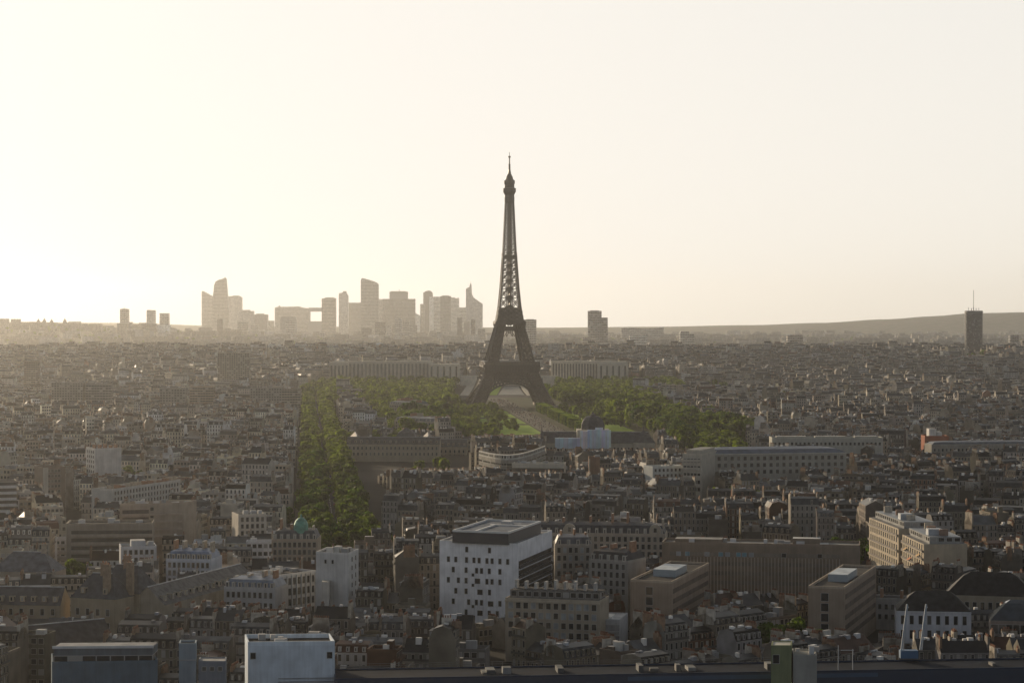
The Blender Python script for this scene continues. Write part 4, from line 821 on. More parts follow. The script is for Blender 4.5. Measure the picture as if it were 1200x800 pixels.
for label, top, Y, ex in (
    ('hazy tower with a slanting top, first of the tall cluster on the skyline', [(236.3, 342), (237.5, 340.8), (250, 347.6)], D1 + 40, ()),
    ('tallest hazy tower of the first skyline cluster, with a rounded shoulder', [(249, 352), (251, 334), (252.5, 330), (256, 327.8), (261, 326.8), (263.6, 325), (265, 327), (266.5, 345), (267.5, 362)], D1 - 60, (('roof_mast', 263.4, 324.4, 263.9, 328),)),
    ('hazy tower with a softly rounded roof beside the shouldered tallest one', [(267, 347.3), (272, 346.8), (274, 346.2), (280, 346.4), (283.4, 348.5)], D1 + 120, ()),
    ('flat-topped hazy tower stepping down from the rounded-roof one', f2(280, 297.3, 364.2), D1 - 140, (('roof_plant', 284, 363, 293, 365),)),
    ('flat-topped hazy slab ending the first skyline cluster', f2(297, 313.6, 368.4), D1 - 100, (('roof_plant', 300, 367.4, 309, 369),)),
    ('small pale hazy block between the first cluster and the wide building', f2(313.6, 321, 375.6), D1 + 200, ()),
    ('wide hazy building with a small peak on its flat roof', [(322, 360.4), (326, 359.4), (327.3, 357.8), (328.6, 359.4), (344, 359.2), (350, 358.9), (354.5, 360.4), (362.5, 361.2)], D1 + 160, ()),
    ('pale round-shouldered block in front of the wide peaked building', [(328.4, 374), (329.6, 371.4), (331.5, 370.5), (344, 370.5), (346, 371.3), (347.4, 374)], D1 - 300, ()),
    ('hazy slab tower beside the open arch on the skyline', [(377, 350), (380, 349.3), (383.5, 348.8), (393.6, 349.3)], D1 - 40, (('roof_plant', 381, 348.4, 391, 350),)),
    ('slim stepped hazy tower with twin rooftop blocks', [(397, 345), (397.6, 343.4), (401.6, 342.8), (402, 341), (405.5, 341), (406, 343.6), (408, 346.5)], D1 + 60, ()),
    ('broad hazy block linking the stepped tower and the great wedge tower', f2(408, 424, 354.6), D1 + 180, ()),
    ('great hazy wedge-topped tower, the tallest of the middle skyline', [(422.8, 329), (423.4, 326.6), (425, 325.8), (431, 327.4), (437, 329.2), (441, 330.8), (443.6, 333)], D1 - 80, ()),
    ('narrow pale annex leaning on the great wedge tower', f2(443.6, 449, 350.4), D1 + 90, ()),
    ('wide pale hazy tower with a set-back square crown and mast', f2(448.6, 486.6, 350.2), D1 - 20, (('crown', 456.3, 341.8, 478, 351), ('mast', 467.6, 339, 468.2, 343), ('roof_plant', 458, 341.2, 476, 342.5))),
    ('low hazy step between the wide crowned tower and the paired blocks', f2(486.6, 492.6, 366.5, 370), D1 + 220, ()),
    ('narrow hazy tower with a gap beside it, next to the domed-top one', f2(492.4, 497.3, 356.2), D1 + 40, ()),
    ('hazy tower with a small domed top behind the brown flat tower', [(496, 343), (498.4, 341.4), (502, 340.2), (505, 341), (507, 343.4), (507.2, 349)], D1 + 120, ()),
    ('pale hazy tower adjoining the brown flat tower', f2(503, 516.6, 347.6), D1 + 20, ()),
    ('brown-tinted flat-topped hazy tower, darkest of the right cluster', f2(516.2, 528.4, 346.9), D1 - 120, (('roof_plant', 518, 346.2, 526, 347.5),)),
    ('pale hazy tower with a ragged flat top behind the brown one', [(528.4, 348.4), (533, 348.6), (534, 349.4), (538, 349)], D1 + 100, ()),
    ('lower pale hazy block before the pointed tower', f2(538, 546.6, 360.2), D1 - 60, ()),
    ('pointed hazy tower with a sharp spire and a sloping shoulder', [(546, 339), (546.6, 337.8), (550, 336.4), (550.8, 333), (551.4, 331.4), (552.4, 333), (553, 344.5), (555, 348.6), (560, 352.2), (565.6, 356)], D1 - 90, (('spire', 551.3, 329.8, 551.7, 333),)),
    ('flat grey slab seen just right of the lattice tower waist', f2(614, 628.6, 374.4), 7200., (('roof_plant', 617, 373.8, 626, 375),)),
    ('tall hazy slab of a stepped pair standing alone on the right horizon', f2(689, 705, 364.2), 7000., (('roof_plant', 692, 363.6, 702, 365),)),
    ('lower half of the stepped pair of slabs on the right horizon', f2(705, 712.2, 372), 7010., ()),
    ('low hazy block at the foot of the stepped pair', f2(683, 698, 395.5), 6700., ()),
    ('wide low hazy slab with a slightly raised end, right of the stepped pair', [(728, 383.8), (744, 384), (752, 385), (768, 384.4), (777.6, 382.8)], 9000., ()),
    ('shorter hazy block in front of the wide low slab', f2(738, 758.6, 392.6), 6700., ()),
    ('small dark block with a stepped roof on the hazy right plain', [(797, 390), (798, 388), (807, 388), (808, 391), (813, 391), (814, 394)], 6900., ()),
    ('hazy brown block on the plain left of the dark round hotel', f2(923, 941, 392.6), 6500., ()),
    ('square hazy block right behind the dark round hotel', f2(1184, 1194, 392.6), 6600., ()),
    ('slim dark tower on the left ridge, tallest of three', [(140.6, 362), (145, 361.4), (150, 362)], 8500., (('roof_mast', 144.6, 360, 145.2, 362),)),
    ('slim dark tower on the left ridge, middle of three', [(171.8, 364), (173, 363), (180.8, 363.4)], 8500., ()),
    ('pale square tower on the left ridge, last of three', f2(187, 197, 367), 8550., ()),
    ('low base block under the tallest left ridge tower', f2(137, 153, 378.6), 8420., ()),
    ('low base block under the middle left ridge tower', f2(166, 183, 379), 8420., ()),
    ('low base block under the pale square ridge tower', f2(183, 199, 380.6), 8440., ()),
    ('wide low block on the left ridge near the pointed domes', [(20, 378.4), (24, 377), (34.6, 377.4)], 8600., ()),
    ('low broad block at the far left end of the ridge', f2(-6, 8, 377.2), 8600., ())):
    Y = D1 + (Y - D1) * 6 if abs(Y - D1) < 400 else Y
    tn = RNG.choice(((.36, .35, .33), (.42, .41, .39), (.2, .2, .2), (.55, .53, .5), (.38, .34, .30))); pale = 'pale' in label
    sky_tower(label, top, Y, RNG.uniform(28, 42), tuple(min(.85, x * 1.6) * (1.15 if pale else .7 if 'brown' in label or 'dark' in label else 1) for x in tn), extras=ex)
# open arch: two piers are the neighbouring blocks, a beam and a base join them
Y = D1 + 150; X = lambda px: (px - 600) / F * Y; Zp = lambda py: H - (py - HOR) / F * Y
r = thing('arch_building', 'hazy hollow cube building with open sky through its frame', 'building', (X(370), Y, 0))
for nm, a, b_, y0, y1 in (('beam', 361.8, 378.6, 360.4, 365), ('pier', 361.8, 362.8, 365, 376.4), ('pier', 377.4, 378.6, 365, 376.4), ('base', 361.8, 378.6, 376.4, 409)):
    mb = MB(); mb.prism([(X(a), Y), (X(b_), Y), (X(b_), Y + 60), (X(a), Y + 60)], Zp(y1), Zp(y0), 'painted', (.42, .41, .39), bottom=True); mb.build(nm, r)
# mid-rise blocks at the foot of the skyline
k = 0
for px in np.linspace(206, 568, 46):
    k += 1; w = RNG.uniform(5, 13); y = RNG.uniform(372, 398) if 238 < px < 296 or 324 < px < 352 or 410 < px < 556 else RNG.uniform(384, 399); YY = RNG.uniform(8600, 10600); t = RNG.choice(((.7, .68, .65), (.3, .28, .26), (.55, .53, .5), (.8, .78, .75)))
    nr = min(MARKS and [(235, 'the slant-topped tower'), (266, 'the tallest shouldered tower'), (305, 'the flat-topped slab'), (340, 'the wide peaked building'), (370, 'the open arch'), (402, 'the slim stepped tower'), (433, 'the great wedge tower'), (467, 'the wide crowned tower'), (520, 'the brown flat tower'), (556, 'the pointed tower')], key=lambda q: abs(q[0] - px))
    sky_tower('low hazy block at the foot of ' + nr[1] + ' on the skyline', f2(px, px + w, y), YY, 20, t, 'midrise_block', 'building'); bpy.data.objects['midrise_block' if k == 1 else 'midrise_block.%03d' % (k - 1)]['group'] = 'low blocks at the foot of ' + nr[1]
# four pointed domes on the ridge
for i, (px, py, lab) in enumerate(((45, 373.4, 'small pointed dome on the left ridge, first of a close trio'), (52, 372.8, 'small pointed dome on the left ridge, middle of a close trio'), (60.5, 373.6, 'small pointed dome on the left ridge, last of a close trio'), (76, 373, 'small pointed dome standing apart on the left ridge'))):
    Y = 8500.; X = (px - 600) / F * Y; zt = H - (py - HOR) / F * Y; r = thing('pointed_dome', lab, 'dome', (X, Y, terrain(X, Y)), 'pointed domes on the ridge')
    mb = MB(); mb.lathe((X, Y), [(11, terrain(X, Y) - 3), (11, zt - 28), (10, zt - 20), (6, zt - 9), (1, zt - 1), (.4, zt + 2)], 'slate', 10, (.2, .19, .17)); mb.build('shell', r)
# glass sails pavilion
Y = 5650.; X = lambda px: (px - 600) / F * Y; Zp = lambda py: H - (py - HOR) / F * Y
r = thing('glass_pavilion', 'pale bluish glass pavilion with curved sail roofs below the skyline', 'building', (X(443), Y, 3))
for a, b_, y0, y1 in ((429, 441, 405, 402.6), (436, 450, 403.8, 401.4), (445, 457, 405, 403)):
    mb = MB(); pts = []
    for i in range(9):
        t = i / 8; pts.append((X(a + (b_ - a) * t), Zp(y0 + (y1 - y0) * math.sin(t * math.pi * .8)), ))
    for p, q in zip(pts, pts[1:]): mb.face([(p[0], Y, p[1]), (q[0], Y, q[1]), (q[0], Y + 30, q[1] - 6), (p[0], Y + 30, p[1] - 6)], 'glass', (.5, .56, .62)); mb.face([(p[0], Y, 0), (q[0], Y, 0), (q[0], Y, q[1]), (p[0], Y, p[1])], 'glass', (.45, .52, .6))
    mb.build('sail', r)
# round hotel tower
Y = 4650.; X = (1141 - 600) / F * Y; r = thing('hotel_tower', 'dark ribbed round-cornered hotel tower with rooftop masts at the right horizon', 'skyscraper', (X, Y, terrain(X, Y))); w = 10.2 / F * Y; Zp = lambda py: H - (py - HOR) / F * Y
q = []
for k in range(20):
    a = 2 * math.pi * k / 20; c, s = math.cos(a), math.sin(a); q.append((X + w * math.copysign(abs(c) ** .55, c), Y + w * .8 * math.copysign(abs(s) ** .8, s)))
mb = MB(); mb.prism(q, terrain(X, Y) - 3, Zp(364), 'tower_facade', (.085, .082, .08), 'flat_roof', DARK, (2.2, 3)); mb.build('facade', r)
mb = MB(); mb.prism([(X + (x - X) * 1.03, Y + (y - Y) * 1.03) for x, y in q], Zp(366.6), Zp(365), 'painted', (.16, .15, .14), bottom=True); mb.build('crown_band', r)
for a, y1, w_ in ((-6, 360, .8), (-2.6, 361, 1.4), (-.2, 360, 1.6), (2.8, 361, 1.2), (6, 360.6, .8)): mb = MB(); x = X + a / F * Y; mb.beam((x, Y, Zp(365)), (x, Y, Zp(y1)), w_, 'painted', (.3, .29, .28)); mb.build('roof_mast', r)
mb = MB(); mb.beam((X - .3, Y, Zp(364)), (X - .3, Y, Zp(340)), .9, 'painted', (.3, .25, .22)); mb.build('aerial', r)
zone([(X - 30, Y - 30), (X + 30, Y - 30), (X + 30, Y + 30), (X - 30, Y + 30)]); MARKS.append((1141, 405, 'the dark round hotel tower')); guard(1128, 1154, 416.5, 4600)
# little church domes at the right
for nm, px, py, Y, lab in (('church_dome', 1188, 462, 2900., 'pale church dome with two small spires at the right edge'), ('church_tower', 1011.5, 454, 3000., 'small pale domed church tower standing among far roofs')):
    X = (px - 600) / F * Y; zt = H - (py - HOR) / F * Y; r = thing(nm, lab, 'church', (X, Y, 0)); s = 1 if nm == 'church_dome' else .55
    mb = MB(); mb.lathe((X, Y), [(9 * s, -1), (9 * s, zt - 14 * s), (8.4 * s, zt - 9 * s), (5.5 * s, zt - 4 * s), (1.4 * s, zt - .5), (1.2 * s, zt + 3 * s), (.2, zt + 7 * s)], 'plaster', 12, (.5, .47, .4)); mb.build('dome', r)
    for k in (-1, 1): mb = MB(); mb.lathe((X + 13 * s * k, Y - 4), [(2.4 * s, -1), (2.4 * s, zt - 10 * s), (.2, zt - 2 * s)], 'plaster', 6, (.45, .42, .36)); mb.build('spire', r)
    zone([(X - 16, Y - 14), (X + 16, Y - 14), (X + 16, Y + 14), (X - 16, Y + 14)])

# ------------------------------------------------------------------ trees
def crown_mesh(name, seed, h, rad, leaf, n, flat=1.0, box=None):
    rng = np.random.default_rng(seed); lob = []
    for k in range(8):
        a = rng.uniform(0, 2 * math.pi); rr = rad * rng.uniform(.2, .7); lob.append((rr * math.cos(a), rr * math.sin(a), h * rng.uniform(.38, .86), rad * rng.uniform(.28, .5)))
    lob.append((0, 0, h * .68, rad * .6)); mb = MB(); per = n // len(lob)
    for lx, ly, lz, lr in lob:
        tn = rng.uniform(.75, 1.25)
        d = rng.normal(size=(per, 3)); d /= np.linalg.norm(d, axis=1)[:, None]; r = lr * rng.uniform(.55, 1.08, per) ** .6
        P = d * r[:, None] * np.array([1, 1, .8 * flat]) + np.array([lx, ly, lz])
        if box: P = (rng.uniform(-1, 1, (per, 3))) * np.array([box[0] / 2, box[1] / 2, box[2] / 2]) + np.array([0, 0, h - box[2] / 2]); ax = rng.integers(0, 3, per); 
        if box:
            for i in range(per):
                if rng.random() < .8: P[i, ax[i]] = (0, 0, h - box[2] / 2)[ax[i]] + (1 if (ax[i] == 2 or rng.random() < .5) else -1) * box[ax[i]] / 2
        nn = d + rng.normal(size=(per, 3)) * .4; nn /= np.linalg.norm(nn, axis=1)[:, None]
        up = np.tile([0.2, .3, 1.0], (per, 1)); a = np.cross(nn, up); a /= np.linalg.norm(a, axis=1)[:, None] + 1e-6; b_ = np.cross(nn, a)
        s = leaf * rng.uniform(.6, 1.3, per)[:, None]; t = rng.uniform(.8, 1.2, per)
        Q = [P - a * s - b_ * s * .6, P + a * s * .8 - b_ * s, P + a * s + b_ * s * .7, P - a * s * .7 + b_ * s]
        for i in range(per):
            if P[i, 2] < h * .2: continue
            mb.face([tuple(Q[0][i]), tuple(Q[1][i]), tuple(Q[2][i]), tuple(Q[3][i])], 'leaves', (tn * t[i],) * 3)
    return mb
def trunk_mesh(seed, h, r0):
    rng = random.Random(seed); mb = MB(); n = 7
    def limb(p, q, a, b_):
        p, q = Vector(p), Vector(q); d = (q - p).normalized(); u = d.cross(Vector((.3, .9, .1))).normalized(); w = d.cross(u)
        A = [tuple(p + (u * math.cos(t) + w * math.sin(t)) * a) for t in [2 * math.pi * k / n for k in range(n)]]; B = [tuple(q + (u * math.cos(t) + w * math.sin(t)) * b_) for t in [2 * math.pi * k / n for k in range(n)]]
        for k in range(n): j = (k + 1) % n; mb.face([A[k], A[j], B[j], B[k]], 'bark')
    limb((0, 0, -.5), (.1, 0, h * .4), r0, r0 * .7)
    for k in range(6):
        a = k * 1.05 + rng.uniform(-.3, .3); limb((.1, 0, h * (.3 + .02 * k)), (math.cos(a) * h * .22, math.sin(a) * h * .22, h * rng.uniform(.6, .78)), r0 * .45, r0 * .12)
    return mb
TREES = [(crown_mesh('crown', 11 + i, h, rd, .62, 1500).mesh('crown'), trunk_mesh(30 + i, h, .38).mesh('trunk'), h, rd) for i, (h, rd) in enumerate(((16, 6.2), (14.5, 5.8), (17.5, 6.6), (13, 5.4), (15.5, 7.0), (12, 5)))]
tcand = []      # (x, y, scale, zone)
def grow(q, step, zn, s0=.85, s1=1.25, ok=None, keep=1.0):
    q = [Vector(p) for p in q]; L1 = ((q[1] - q[0]).length + (q[2] - q[3]).length) / 2; L2 = ((q[3] - q[0]).length + (q[2] - q[1]).length) / 2
    n1, n2 = max(1, int(L1 / step)), max(1, int(L2 / step))
    for i in range(n1):
        for j in range(n2):
            if RNG.random() > keep: continue
            s, t = (i + .5 + RNG.uniform(-.3, .3)) / n1, (j + .5 + RNG.uniform(-.3, .3)) / n2; p = (q[0] * (1 - s) + q[1] * s) * (1 - t) + (q[3] * (1 - s) + q[2] * s) * t
            if ok and not ok(p.x, p.y): continue
            tcand.append((p.x, p.y, RNG.uniform(s0, s1), zn))
for side, zn in ((-1, 'left row of the long boulevard'), (1, 'right row of the long boulevard')):
    for off in (7.4, 13.2):
        Y = 985 if side < 0 else 1000
        while Y < 3050:
            if not (1330 < Y < 1352 or 2040 < Y < 2062 or 1760 < Y < 1778): tcand.append((ave(Y) + side * (off + RNG.uniform(-.8, .8)), Y, RNG.uniform(.7, 1.1), zn))
            Y += RNG.uniform(7.5, 10.5)
pk = lambda Y0, Y1, a, b_: [(cdm(Y0) + a, Y0), (cdm(Y0) + b_, Y0), (cdm(Y1) + b_, Y1), (cdm(Y1) + a, Y1)]
grow(pk(1880, 2700, -152, -98), 14, 'left wood of the park lawn', 1.0, 1.6)
grow(pk(1880, 2600, -98, -62), 12, 'left wood of the park lawn', .6, 1.05, keep=.75); grow(pk(2130, 2600, -62, -30), 14, 'left wood of the park lawn', .5, .85, keep=.6); grow(pk(2150, 2620, 44, 82), 13, 'right wood of the park lawn', .6, 1.0, keep=.5)
grow(pk(1900, 2720, 84, 172), 14, 'right wood of the park lawn', 1.0, 1.6)
grow([(135, 1800), (185, 1800), (215, 2150), (150, 2150)], 11.5, 'right wood of the park lawn')
grow([(130, 1480), (172, 1500), (190, 1800), (150, 1800)], 12, 'dark trees by the long ministry', .8, 1.1); zone([(126, 1470), (174, 1490), (194, 1800), (220, 2160), (146, 2160), (132, 1800)]); guard(795, 850, 532, 1800)
grow(pk(2640, 3080, -230, -66), 13.5, 'woods round the lattice tower foot', 1, 1.5); grow(pk(2640, 3080, 66, 200), 13.5, 'woods round the lattice tower foot', 1, 1.5)
grow(pk(2560, 2690, -66, -20), 12, 'woods round the lattice tower foot', .5, .75); grow([(-300, 3080), (-85, 3080), (-85, 3400), (-300, 3400)], 13, 'woods below the colonnaded palace'); grow([(70, 3080), (250, 3080), (260, 3400), (66, 3400)], 14, 'woods below the colonnaded palace')
grow([(-122, 1950), (-100, 1950), (-176, 3000), (-203, 3000)], 11, 'second tree-lined avenue left of the park')
grow([(-165, 1850), (-75, 1850), (-75, 1885), (-165, 1885)], 11, 'trees before the wedge of houses')
grow([(-102, 1010), (-64, 1000), (-62, 1030), (-98, 1040)], 9, 'near end of the long boulevard', 1, 1.2)
for px, py, n_, zn in ((865, 590, 9, 'small grove by the sunlit house row'), (1000, 655, 8, 'dark trees in the street below the sunlit stone houses'), (165, 566, 6, 'small grove behind the jagged white house row'), (45, 540, 7, 'grove beside the dark brown slab'), (85, 725, 4, 'trees in the yard of the old stone institute'), (90, 682, 5, 'trees in the yard of the old stone institute'), (340, 606, 4, 'near end of the long boulevard'), (432, 640, 2, 'near end of the long boulevard'), (770, 482, 6, 'right wood of the park lawn'), (685, 548, 4, 'small grove before the domed palace'), (1160, 610, 4, 'single trees among the right-hand roofs'), (1076, 575, 3, 'single trees among the right-hand roofs'), (505, 546, 4, 'courtyard trees of the long barrack range'), (530, 545, 3, 'courtyard trees of the long barrack range'), (1080, 727, 2, 'tree against the white two-storey building'), (940, 760, 3, 'near rooftops right of the crane'), (355, 545, 0, '')):
    c = onz(px, py, 6)
    for k in range(n_):
        tcand.append((c.x + RNG.uniform(-14, 14), c.y + RNG.uniform(-16, 16), RNG.uniform(.55, .9) if 'yard' in zn or 'single' in zn else RNG.uniform(.75, 1.05), zn))
    if n_: zone([(c.x - 17, c.y - 19), (c.x + 17, c.y - 19), (c.x + 17, c.y + 19), (c.x - 17, c.y + 19)])
for k in range(60):                                               # far green patches in the right plain
    c = onz(RNG.choice((RNG.uniform(790, 1200), RNG.uniform(800, 980))), RNG.uniform(428, 470), 8)
    for j in range(RNG.randint(1, 6)): tcand.append((c.x + RNG.uniform(-60, 60), c.y + RNG.uniform(-25, 25), RNG.uniform(.8, 1.2), 'far'))
tcand = [t for t in tcand if -60 < px_of(t[0], t[1]) < 1260]
tcand = [t for t in tcand if not (t[3] != 'far' and inside(t[0], t[1]) and any(False for _ in ()))]
tcand.sort(key=lambda t: t[1] / t[2]); tcand = [t for t in tcand if t[3] != 'far'][:290] + [t for t in tcand if t[3] == 'far'] + [t for t in tcand if t[3] != 'far'][290:]
ntree = 0; wood = MB(); LOWC = [crown_mesh('c', 80 + i, 15, 6.2, 1.25, 330) for i in range(4)]; LOWC = [(np.array(m_.v).reshape(-1, 4, 3), m_.t) for m_ in LOWC]
kinds = {'left row': 'broad leafy green street tree in the ', 'wood': 'round-crowned green tree in the '}
for x, y, s, zn in tcand:
    a = RNG.uniform(0, 6.28)
    if zn != 'far' and ntree < 290:
        ntree += 1; cm, tm, h, rd = RNG.choice(TREES); lab = ('leafy green tree in the ' + zn) if not zn.startswith(('trees', 'dark', 'tree', 'small', 'grove', 'courtyard', 'near', 'single')) else ('leafy green tree, one of the ' + zn)
        r = thing('tree', lab, 'tree', (x, y, terrain(x, y)), zn if 'tree' in zn else 'trees in the ' + zn); r.rotation_euler = (0, 0, a); r.scale = (s, s, s * RNG.uniform(.9, 1.1))
        for nm, me in (('crown', cm), ('trunk', tm)): o = bpy.data.objects.new(nm, me); COL.objects.link(o); o.parent = r
    else:
        V, T_ = RNG.choice(LOWC); ca, sa = math.cos(a), math.sin(a); Rm = np.array([[ca, -sa, 0], [sa, ca, 0], [0, 0, 1]]); Wv = V @ Rm.T * s + np.array([x, y, terrain(x, y) - 1]); g = RNG.uniform(.7, 1.15)
        for q, t in zip(Wv.tolist(), T_): wood.face(q, 'leaves', (t[0] * g, t[1] * g, t[2] * g))
# the Bois: far wooded strip beyond the rise and woods on the hills
for k in range(2600):
    y = RNG.uniform(4900, 7600) if k < 700 else RNG.uniform(7600, 12200); x = RNG.uniform(-.25, .25) * y; V, T_ = RNG.choice(LOWC); g = RNG.uniform(.8, 1.2)
    for q, t in zip((V * (RNG.uniform(1, 1.5) if k < 700 else RNG.uniform(.9, 1.5)) + np.array([x, y, terrain(x, y) - 1])).tolist()[::4], T_[::4]): wood.face(q, 'leaves', (t[0] * g, t[1] * g, t[2] * g))
tag(wood.build('woodland'), 'dense green woodland of the park and the far plain', kind='stuff')
# clipped hedge blocks along the lawn
HM = crown_mesh('hedge', 5, 11, 6, .42, 2600, box=(11, 16, 8.5)).mesh('crown')
TMH = trunk_mesh(9, 9, .22).mesh('trunk')
for k in range(34):
    Y = 1960 + k * 18.5; side = 1
    if 2140 < Y < 2165 or 2310 < Y < 2330 or 2440 < Y < 2462: continue
    for o_ in (24,):
        r = thing('clipped_tree', 'box-clipped plane tree in the straight row beside the park path', 'tree', (cdm(Y) + o_, Y, 0), 'box-clipped trees beside the park path'); r.rotation_euler = (0, 0, -.073)
        for nm, me in (('crown', HM), ('trunk', TMH)): o = bpy.data.objects.new(nm, me); COL.objects.link(o); o.parent = r

# ------------------------------------------------------------------ ordinary houses
rng = random.Random(21)
WALLS = [(.40, .35, .27), (.44, .39, .31), (.36, .32, .27), (.34, .31, .28), (.52, .48, .42), (.30, .26, .21), (.64, .62, .59), (.42, .36, .29), (.28, .15, .10)]
WN = ['cream', 'pale cream', 'stone', 'grey', 'ivory', 'brown stone', 'white', 'sand-coloured', 'red brick']
class Sink:
    def __init__(s, w=None): s.w = w or MB(); s.r = w or MB(); s.ch = []; s.dm = []; s.bx = []; s.one = w
    def chim(s): return s.one or (s.ch.append(MB()) or s.ch[-1])
    def dorm(s): return s.one or (s.dm.append(MB()) or s.dm[-1])
    def boxy(s): return s.one or (s.bx.append(MB()) or s.bx[-1])
def house(S, c, ang, w, d, h, zb, lod, style, wt, rt, seed):
    r = random.Random(seed); ca, sa = math.cos(ang), math.sin(ang); cx, cy = c
    P = lambda u, v, z: (cx + u * ca - v * sa, cy + u * sa + v * ca, zb + z)
    hw, hd = w / 2, d / 2; o = 20 * r.randint(0, 60); nb = max(2, round(w / 2.2)); nf = max(2, round(h / 2.75)); uvf = ((o, 0), (o + nb, 0), (o + nb, nf), (o, nf))
    fac = 'stone_facade' if style != 'flat' else 'modern_facade'; g_ = r.uniform(.8, 1.25); pt = tuple(min(.62, x * g_) for x in wt)
    S.w.face([P(-hw, -hd, -2), P(hw, -hd, -2), P(hw, -hd, h), P(-hw, -hd, h)], fac, wt, uvf); S.w.face([P(hw, hd, -2), P(-hw, hd, -2), P(-hw, hd, h), P(hw, hd, h)], fac, wt, uvf)
    if style == 'man':
        m, mh, rg = r.uniform(.9, 1.5), r.uniform(2.1, 2.9), r.uniform(.5, 1.2); prof = [(-hd, h), (-hd + m, h + mh), (0, h + mh + rg), (hd - m, h + mh), (hd, h)]
        if d < 5: prof = [(-hd, h), (0, h + rg + 1), (hd, h)]
    elif style == 'gab': rg = r.uniform(2.2, 4); prof = [(-hd, h), (0, h + rg), (hd, h)]
    if lod == 0 and style != 'flat':
        for z0, z1, o_ in ((h - .3, h + .02, .35), (h * (nf - 1) / nf - .1, h * (nf - 1) / nf + .05, .6), (h * 2 / nf - .1, h * 2 / nf + .05, .5)):
            S.w.prism([P(-hw, -hd - o_, 0)[:2], P(hw, -hd - o_, 0)[:2], P(hw, -hd - .01, 0)[:2], P(-hw, -hd - .01, 0)[:2]], zb + z0, zb + z1, 'plaster', tuple(min(.6, x * 1.2) for x in wt), bottom=True)
            if z1 < h: S.w.prism([P(-hw + .2, -hd - o_, 0)[:2], P(hw - .2, -hd - o_, 0)[:2], P(hw - .2, -hd - o_ + .05, 0)[:2], P(-hw + .2, -hd - o_ + .05, 0)[:2]], zb + z1, zb + z1 + .75, 'iron', (.05, .05, .05))
    if style != 'flat':
        for (v0, z0), (v1, z1) in zip(prof, prof[1:]):
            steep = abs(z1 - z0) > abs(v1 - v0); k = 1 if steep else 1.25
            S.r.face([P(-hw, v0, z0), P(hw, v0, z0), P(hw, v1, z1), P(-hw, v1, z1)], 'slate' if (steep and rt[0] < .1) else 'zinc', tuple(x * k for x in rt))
        for u, sg in ((hw, 1), (-hw, -1)):
            poly = [P(u, v, z) for v, z in [(-hd, -2)] + prof + [(hd, -2)]]
            S.w.face(poly[::-1] if sg > 0 else poly, 'party_wall', pt)
        zt = max(z for _, z in prof)
        for u in (-hw + .35, hw - .35):
            if r.random() < .25: continue
            for q in range(1 if lod > 1 else r.randint(1, 2)):
                L_ = r.uniform(.8, min(2.6, d * .33)); v = r.uniform(-hd * .6, hd * .6); cz = zt + r.uniform(.5, 1.8); M_ = S.chim(); ct = r.choice(((.38, .34, .28), (.24, .16, .11), (.33, .29, .24), (.45, .42, .37), (.2, .18, .16)))
                q_ = [P(u - .35, v - L_, 0)[:2], P(u + .35, v - L_, 0)[:2], P(u + .35, v + L_, 0)[:2], P(u - .35, v + L_, 0)[:2]]
                M_.prism(q_, zb + h, zb + cz, 'chimney_brick', ct)
                if lod < 2:
                    q_ = [P(u - .18, v - L_ * .85, 0)[:2], P(u + .18, v - L_ * .85, 0)[:2], P(u + .18, v + L_ * .85, 0)[:2], P(u - .18, v + L_ * .85, 0)[:2]]
                    if lod == 0:
                        npot = int(L_ * 2 / .7)
                        for i in range(npot):
                            vv = v - L_ * .85 + i * .7; M_.prism([P(u - .16, vv, 0)[:2], P(u + .16, vv, 0)[:2], P(u + .16, vv + .36, 0)[:2], P(u - .16, vv + .36, 0)[:2]], zb + cz, zb + cz + .65, 'chimney_brick', (.2, .1, .065))
                    else: M_.prism(q_, zb + cz, zb + cz + .5, 'chimney_brick', (.2, .11, .07))
        if style == 'man' and lod < 2 and d >= 5:
            for i in range(nb):
                if lod == 1 and (i % 2 or r.random() < .3): continue
                u = -hw + (i + .5) * w / nb
                for sg in ((-1, 1) if lod == 0 else (-1,)):
                    v = sg * (hd - .45); M_ = S.dorm(); z0, z1 = h + .3, h + mh * .78
                    q_ = [P(u - .5, v - .55, 0)[:2], P(u + .5, v - .55, 0)[:2], P(u + .5, v + .55, 0)[:2], P(u - .5, v + .55, 0)[:2]]
                    M_.prism(q_, zb + z0, zb + z1, 'stone_facade', (wt[0] * 1.05, wt[1] * 1.05, wt[2] * 1.05), 'zinc', rt, (1.0, z1 - z0))
        if r.random() < (.9 if lod < 2 else .5):
            for q in range(r.randint(1, 4) if lod < 2 else 1):                       # skylights and hatches on the flat top
                u, v = r.uniform(-hw * .7, hw * .7), r.uniform(-hd * .35, hd * .35); M_ = S.boxy(); e = r.uniform(.3, .9)
                M_.prism([P(u - e, v - .6, 0)[:2], P(u + e, v - .6, 0)[:2], P(u + e, v + .6, 0)[:2], P(u - e, v + .6, 0)[:2]], zb + h + 2, zb + zt + r.uniform(.1, .8), 'painted', r.choice(((.45, .46, .48), (.12, .12, .13), (.68, .66, .62), (.25, .26, .28), (.75, .74, .7))))
    else:
        S.w.face([P(hw, -hd, -2), P(hw, hd, -2), P(hw, hd, h), P(hw, -hd, h)], 'party_wall', pt); S.w.face([P(-hw, hd, -2), P(-hw, -hd, -2), P(-hw, -hd, h), P(-hw, hd, h)], 'party_wall', pt)
        S.r.face([P(-hw, -hd, h - .3), P(hw, -hd, h - .3), P(hw, hd, h - .3), P(-hw, hd, h - .3)], 'flat_roof', rt)
        ptn = tuple(min(.7, x * 1.1) for x in wt)
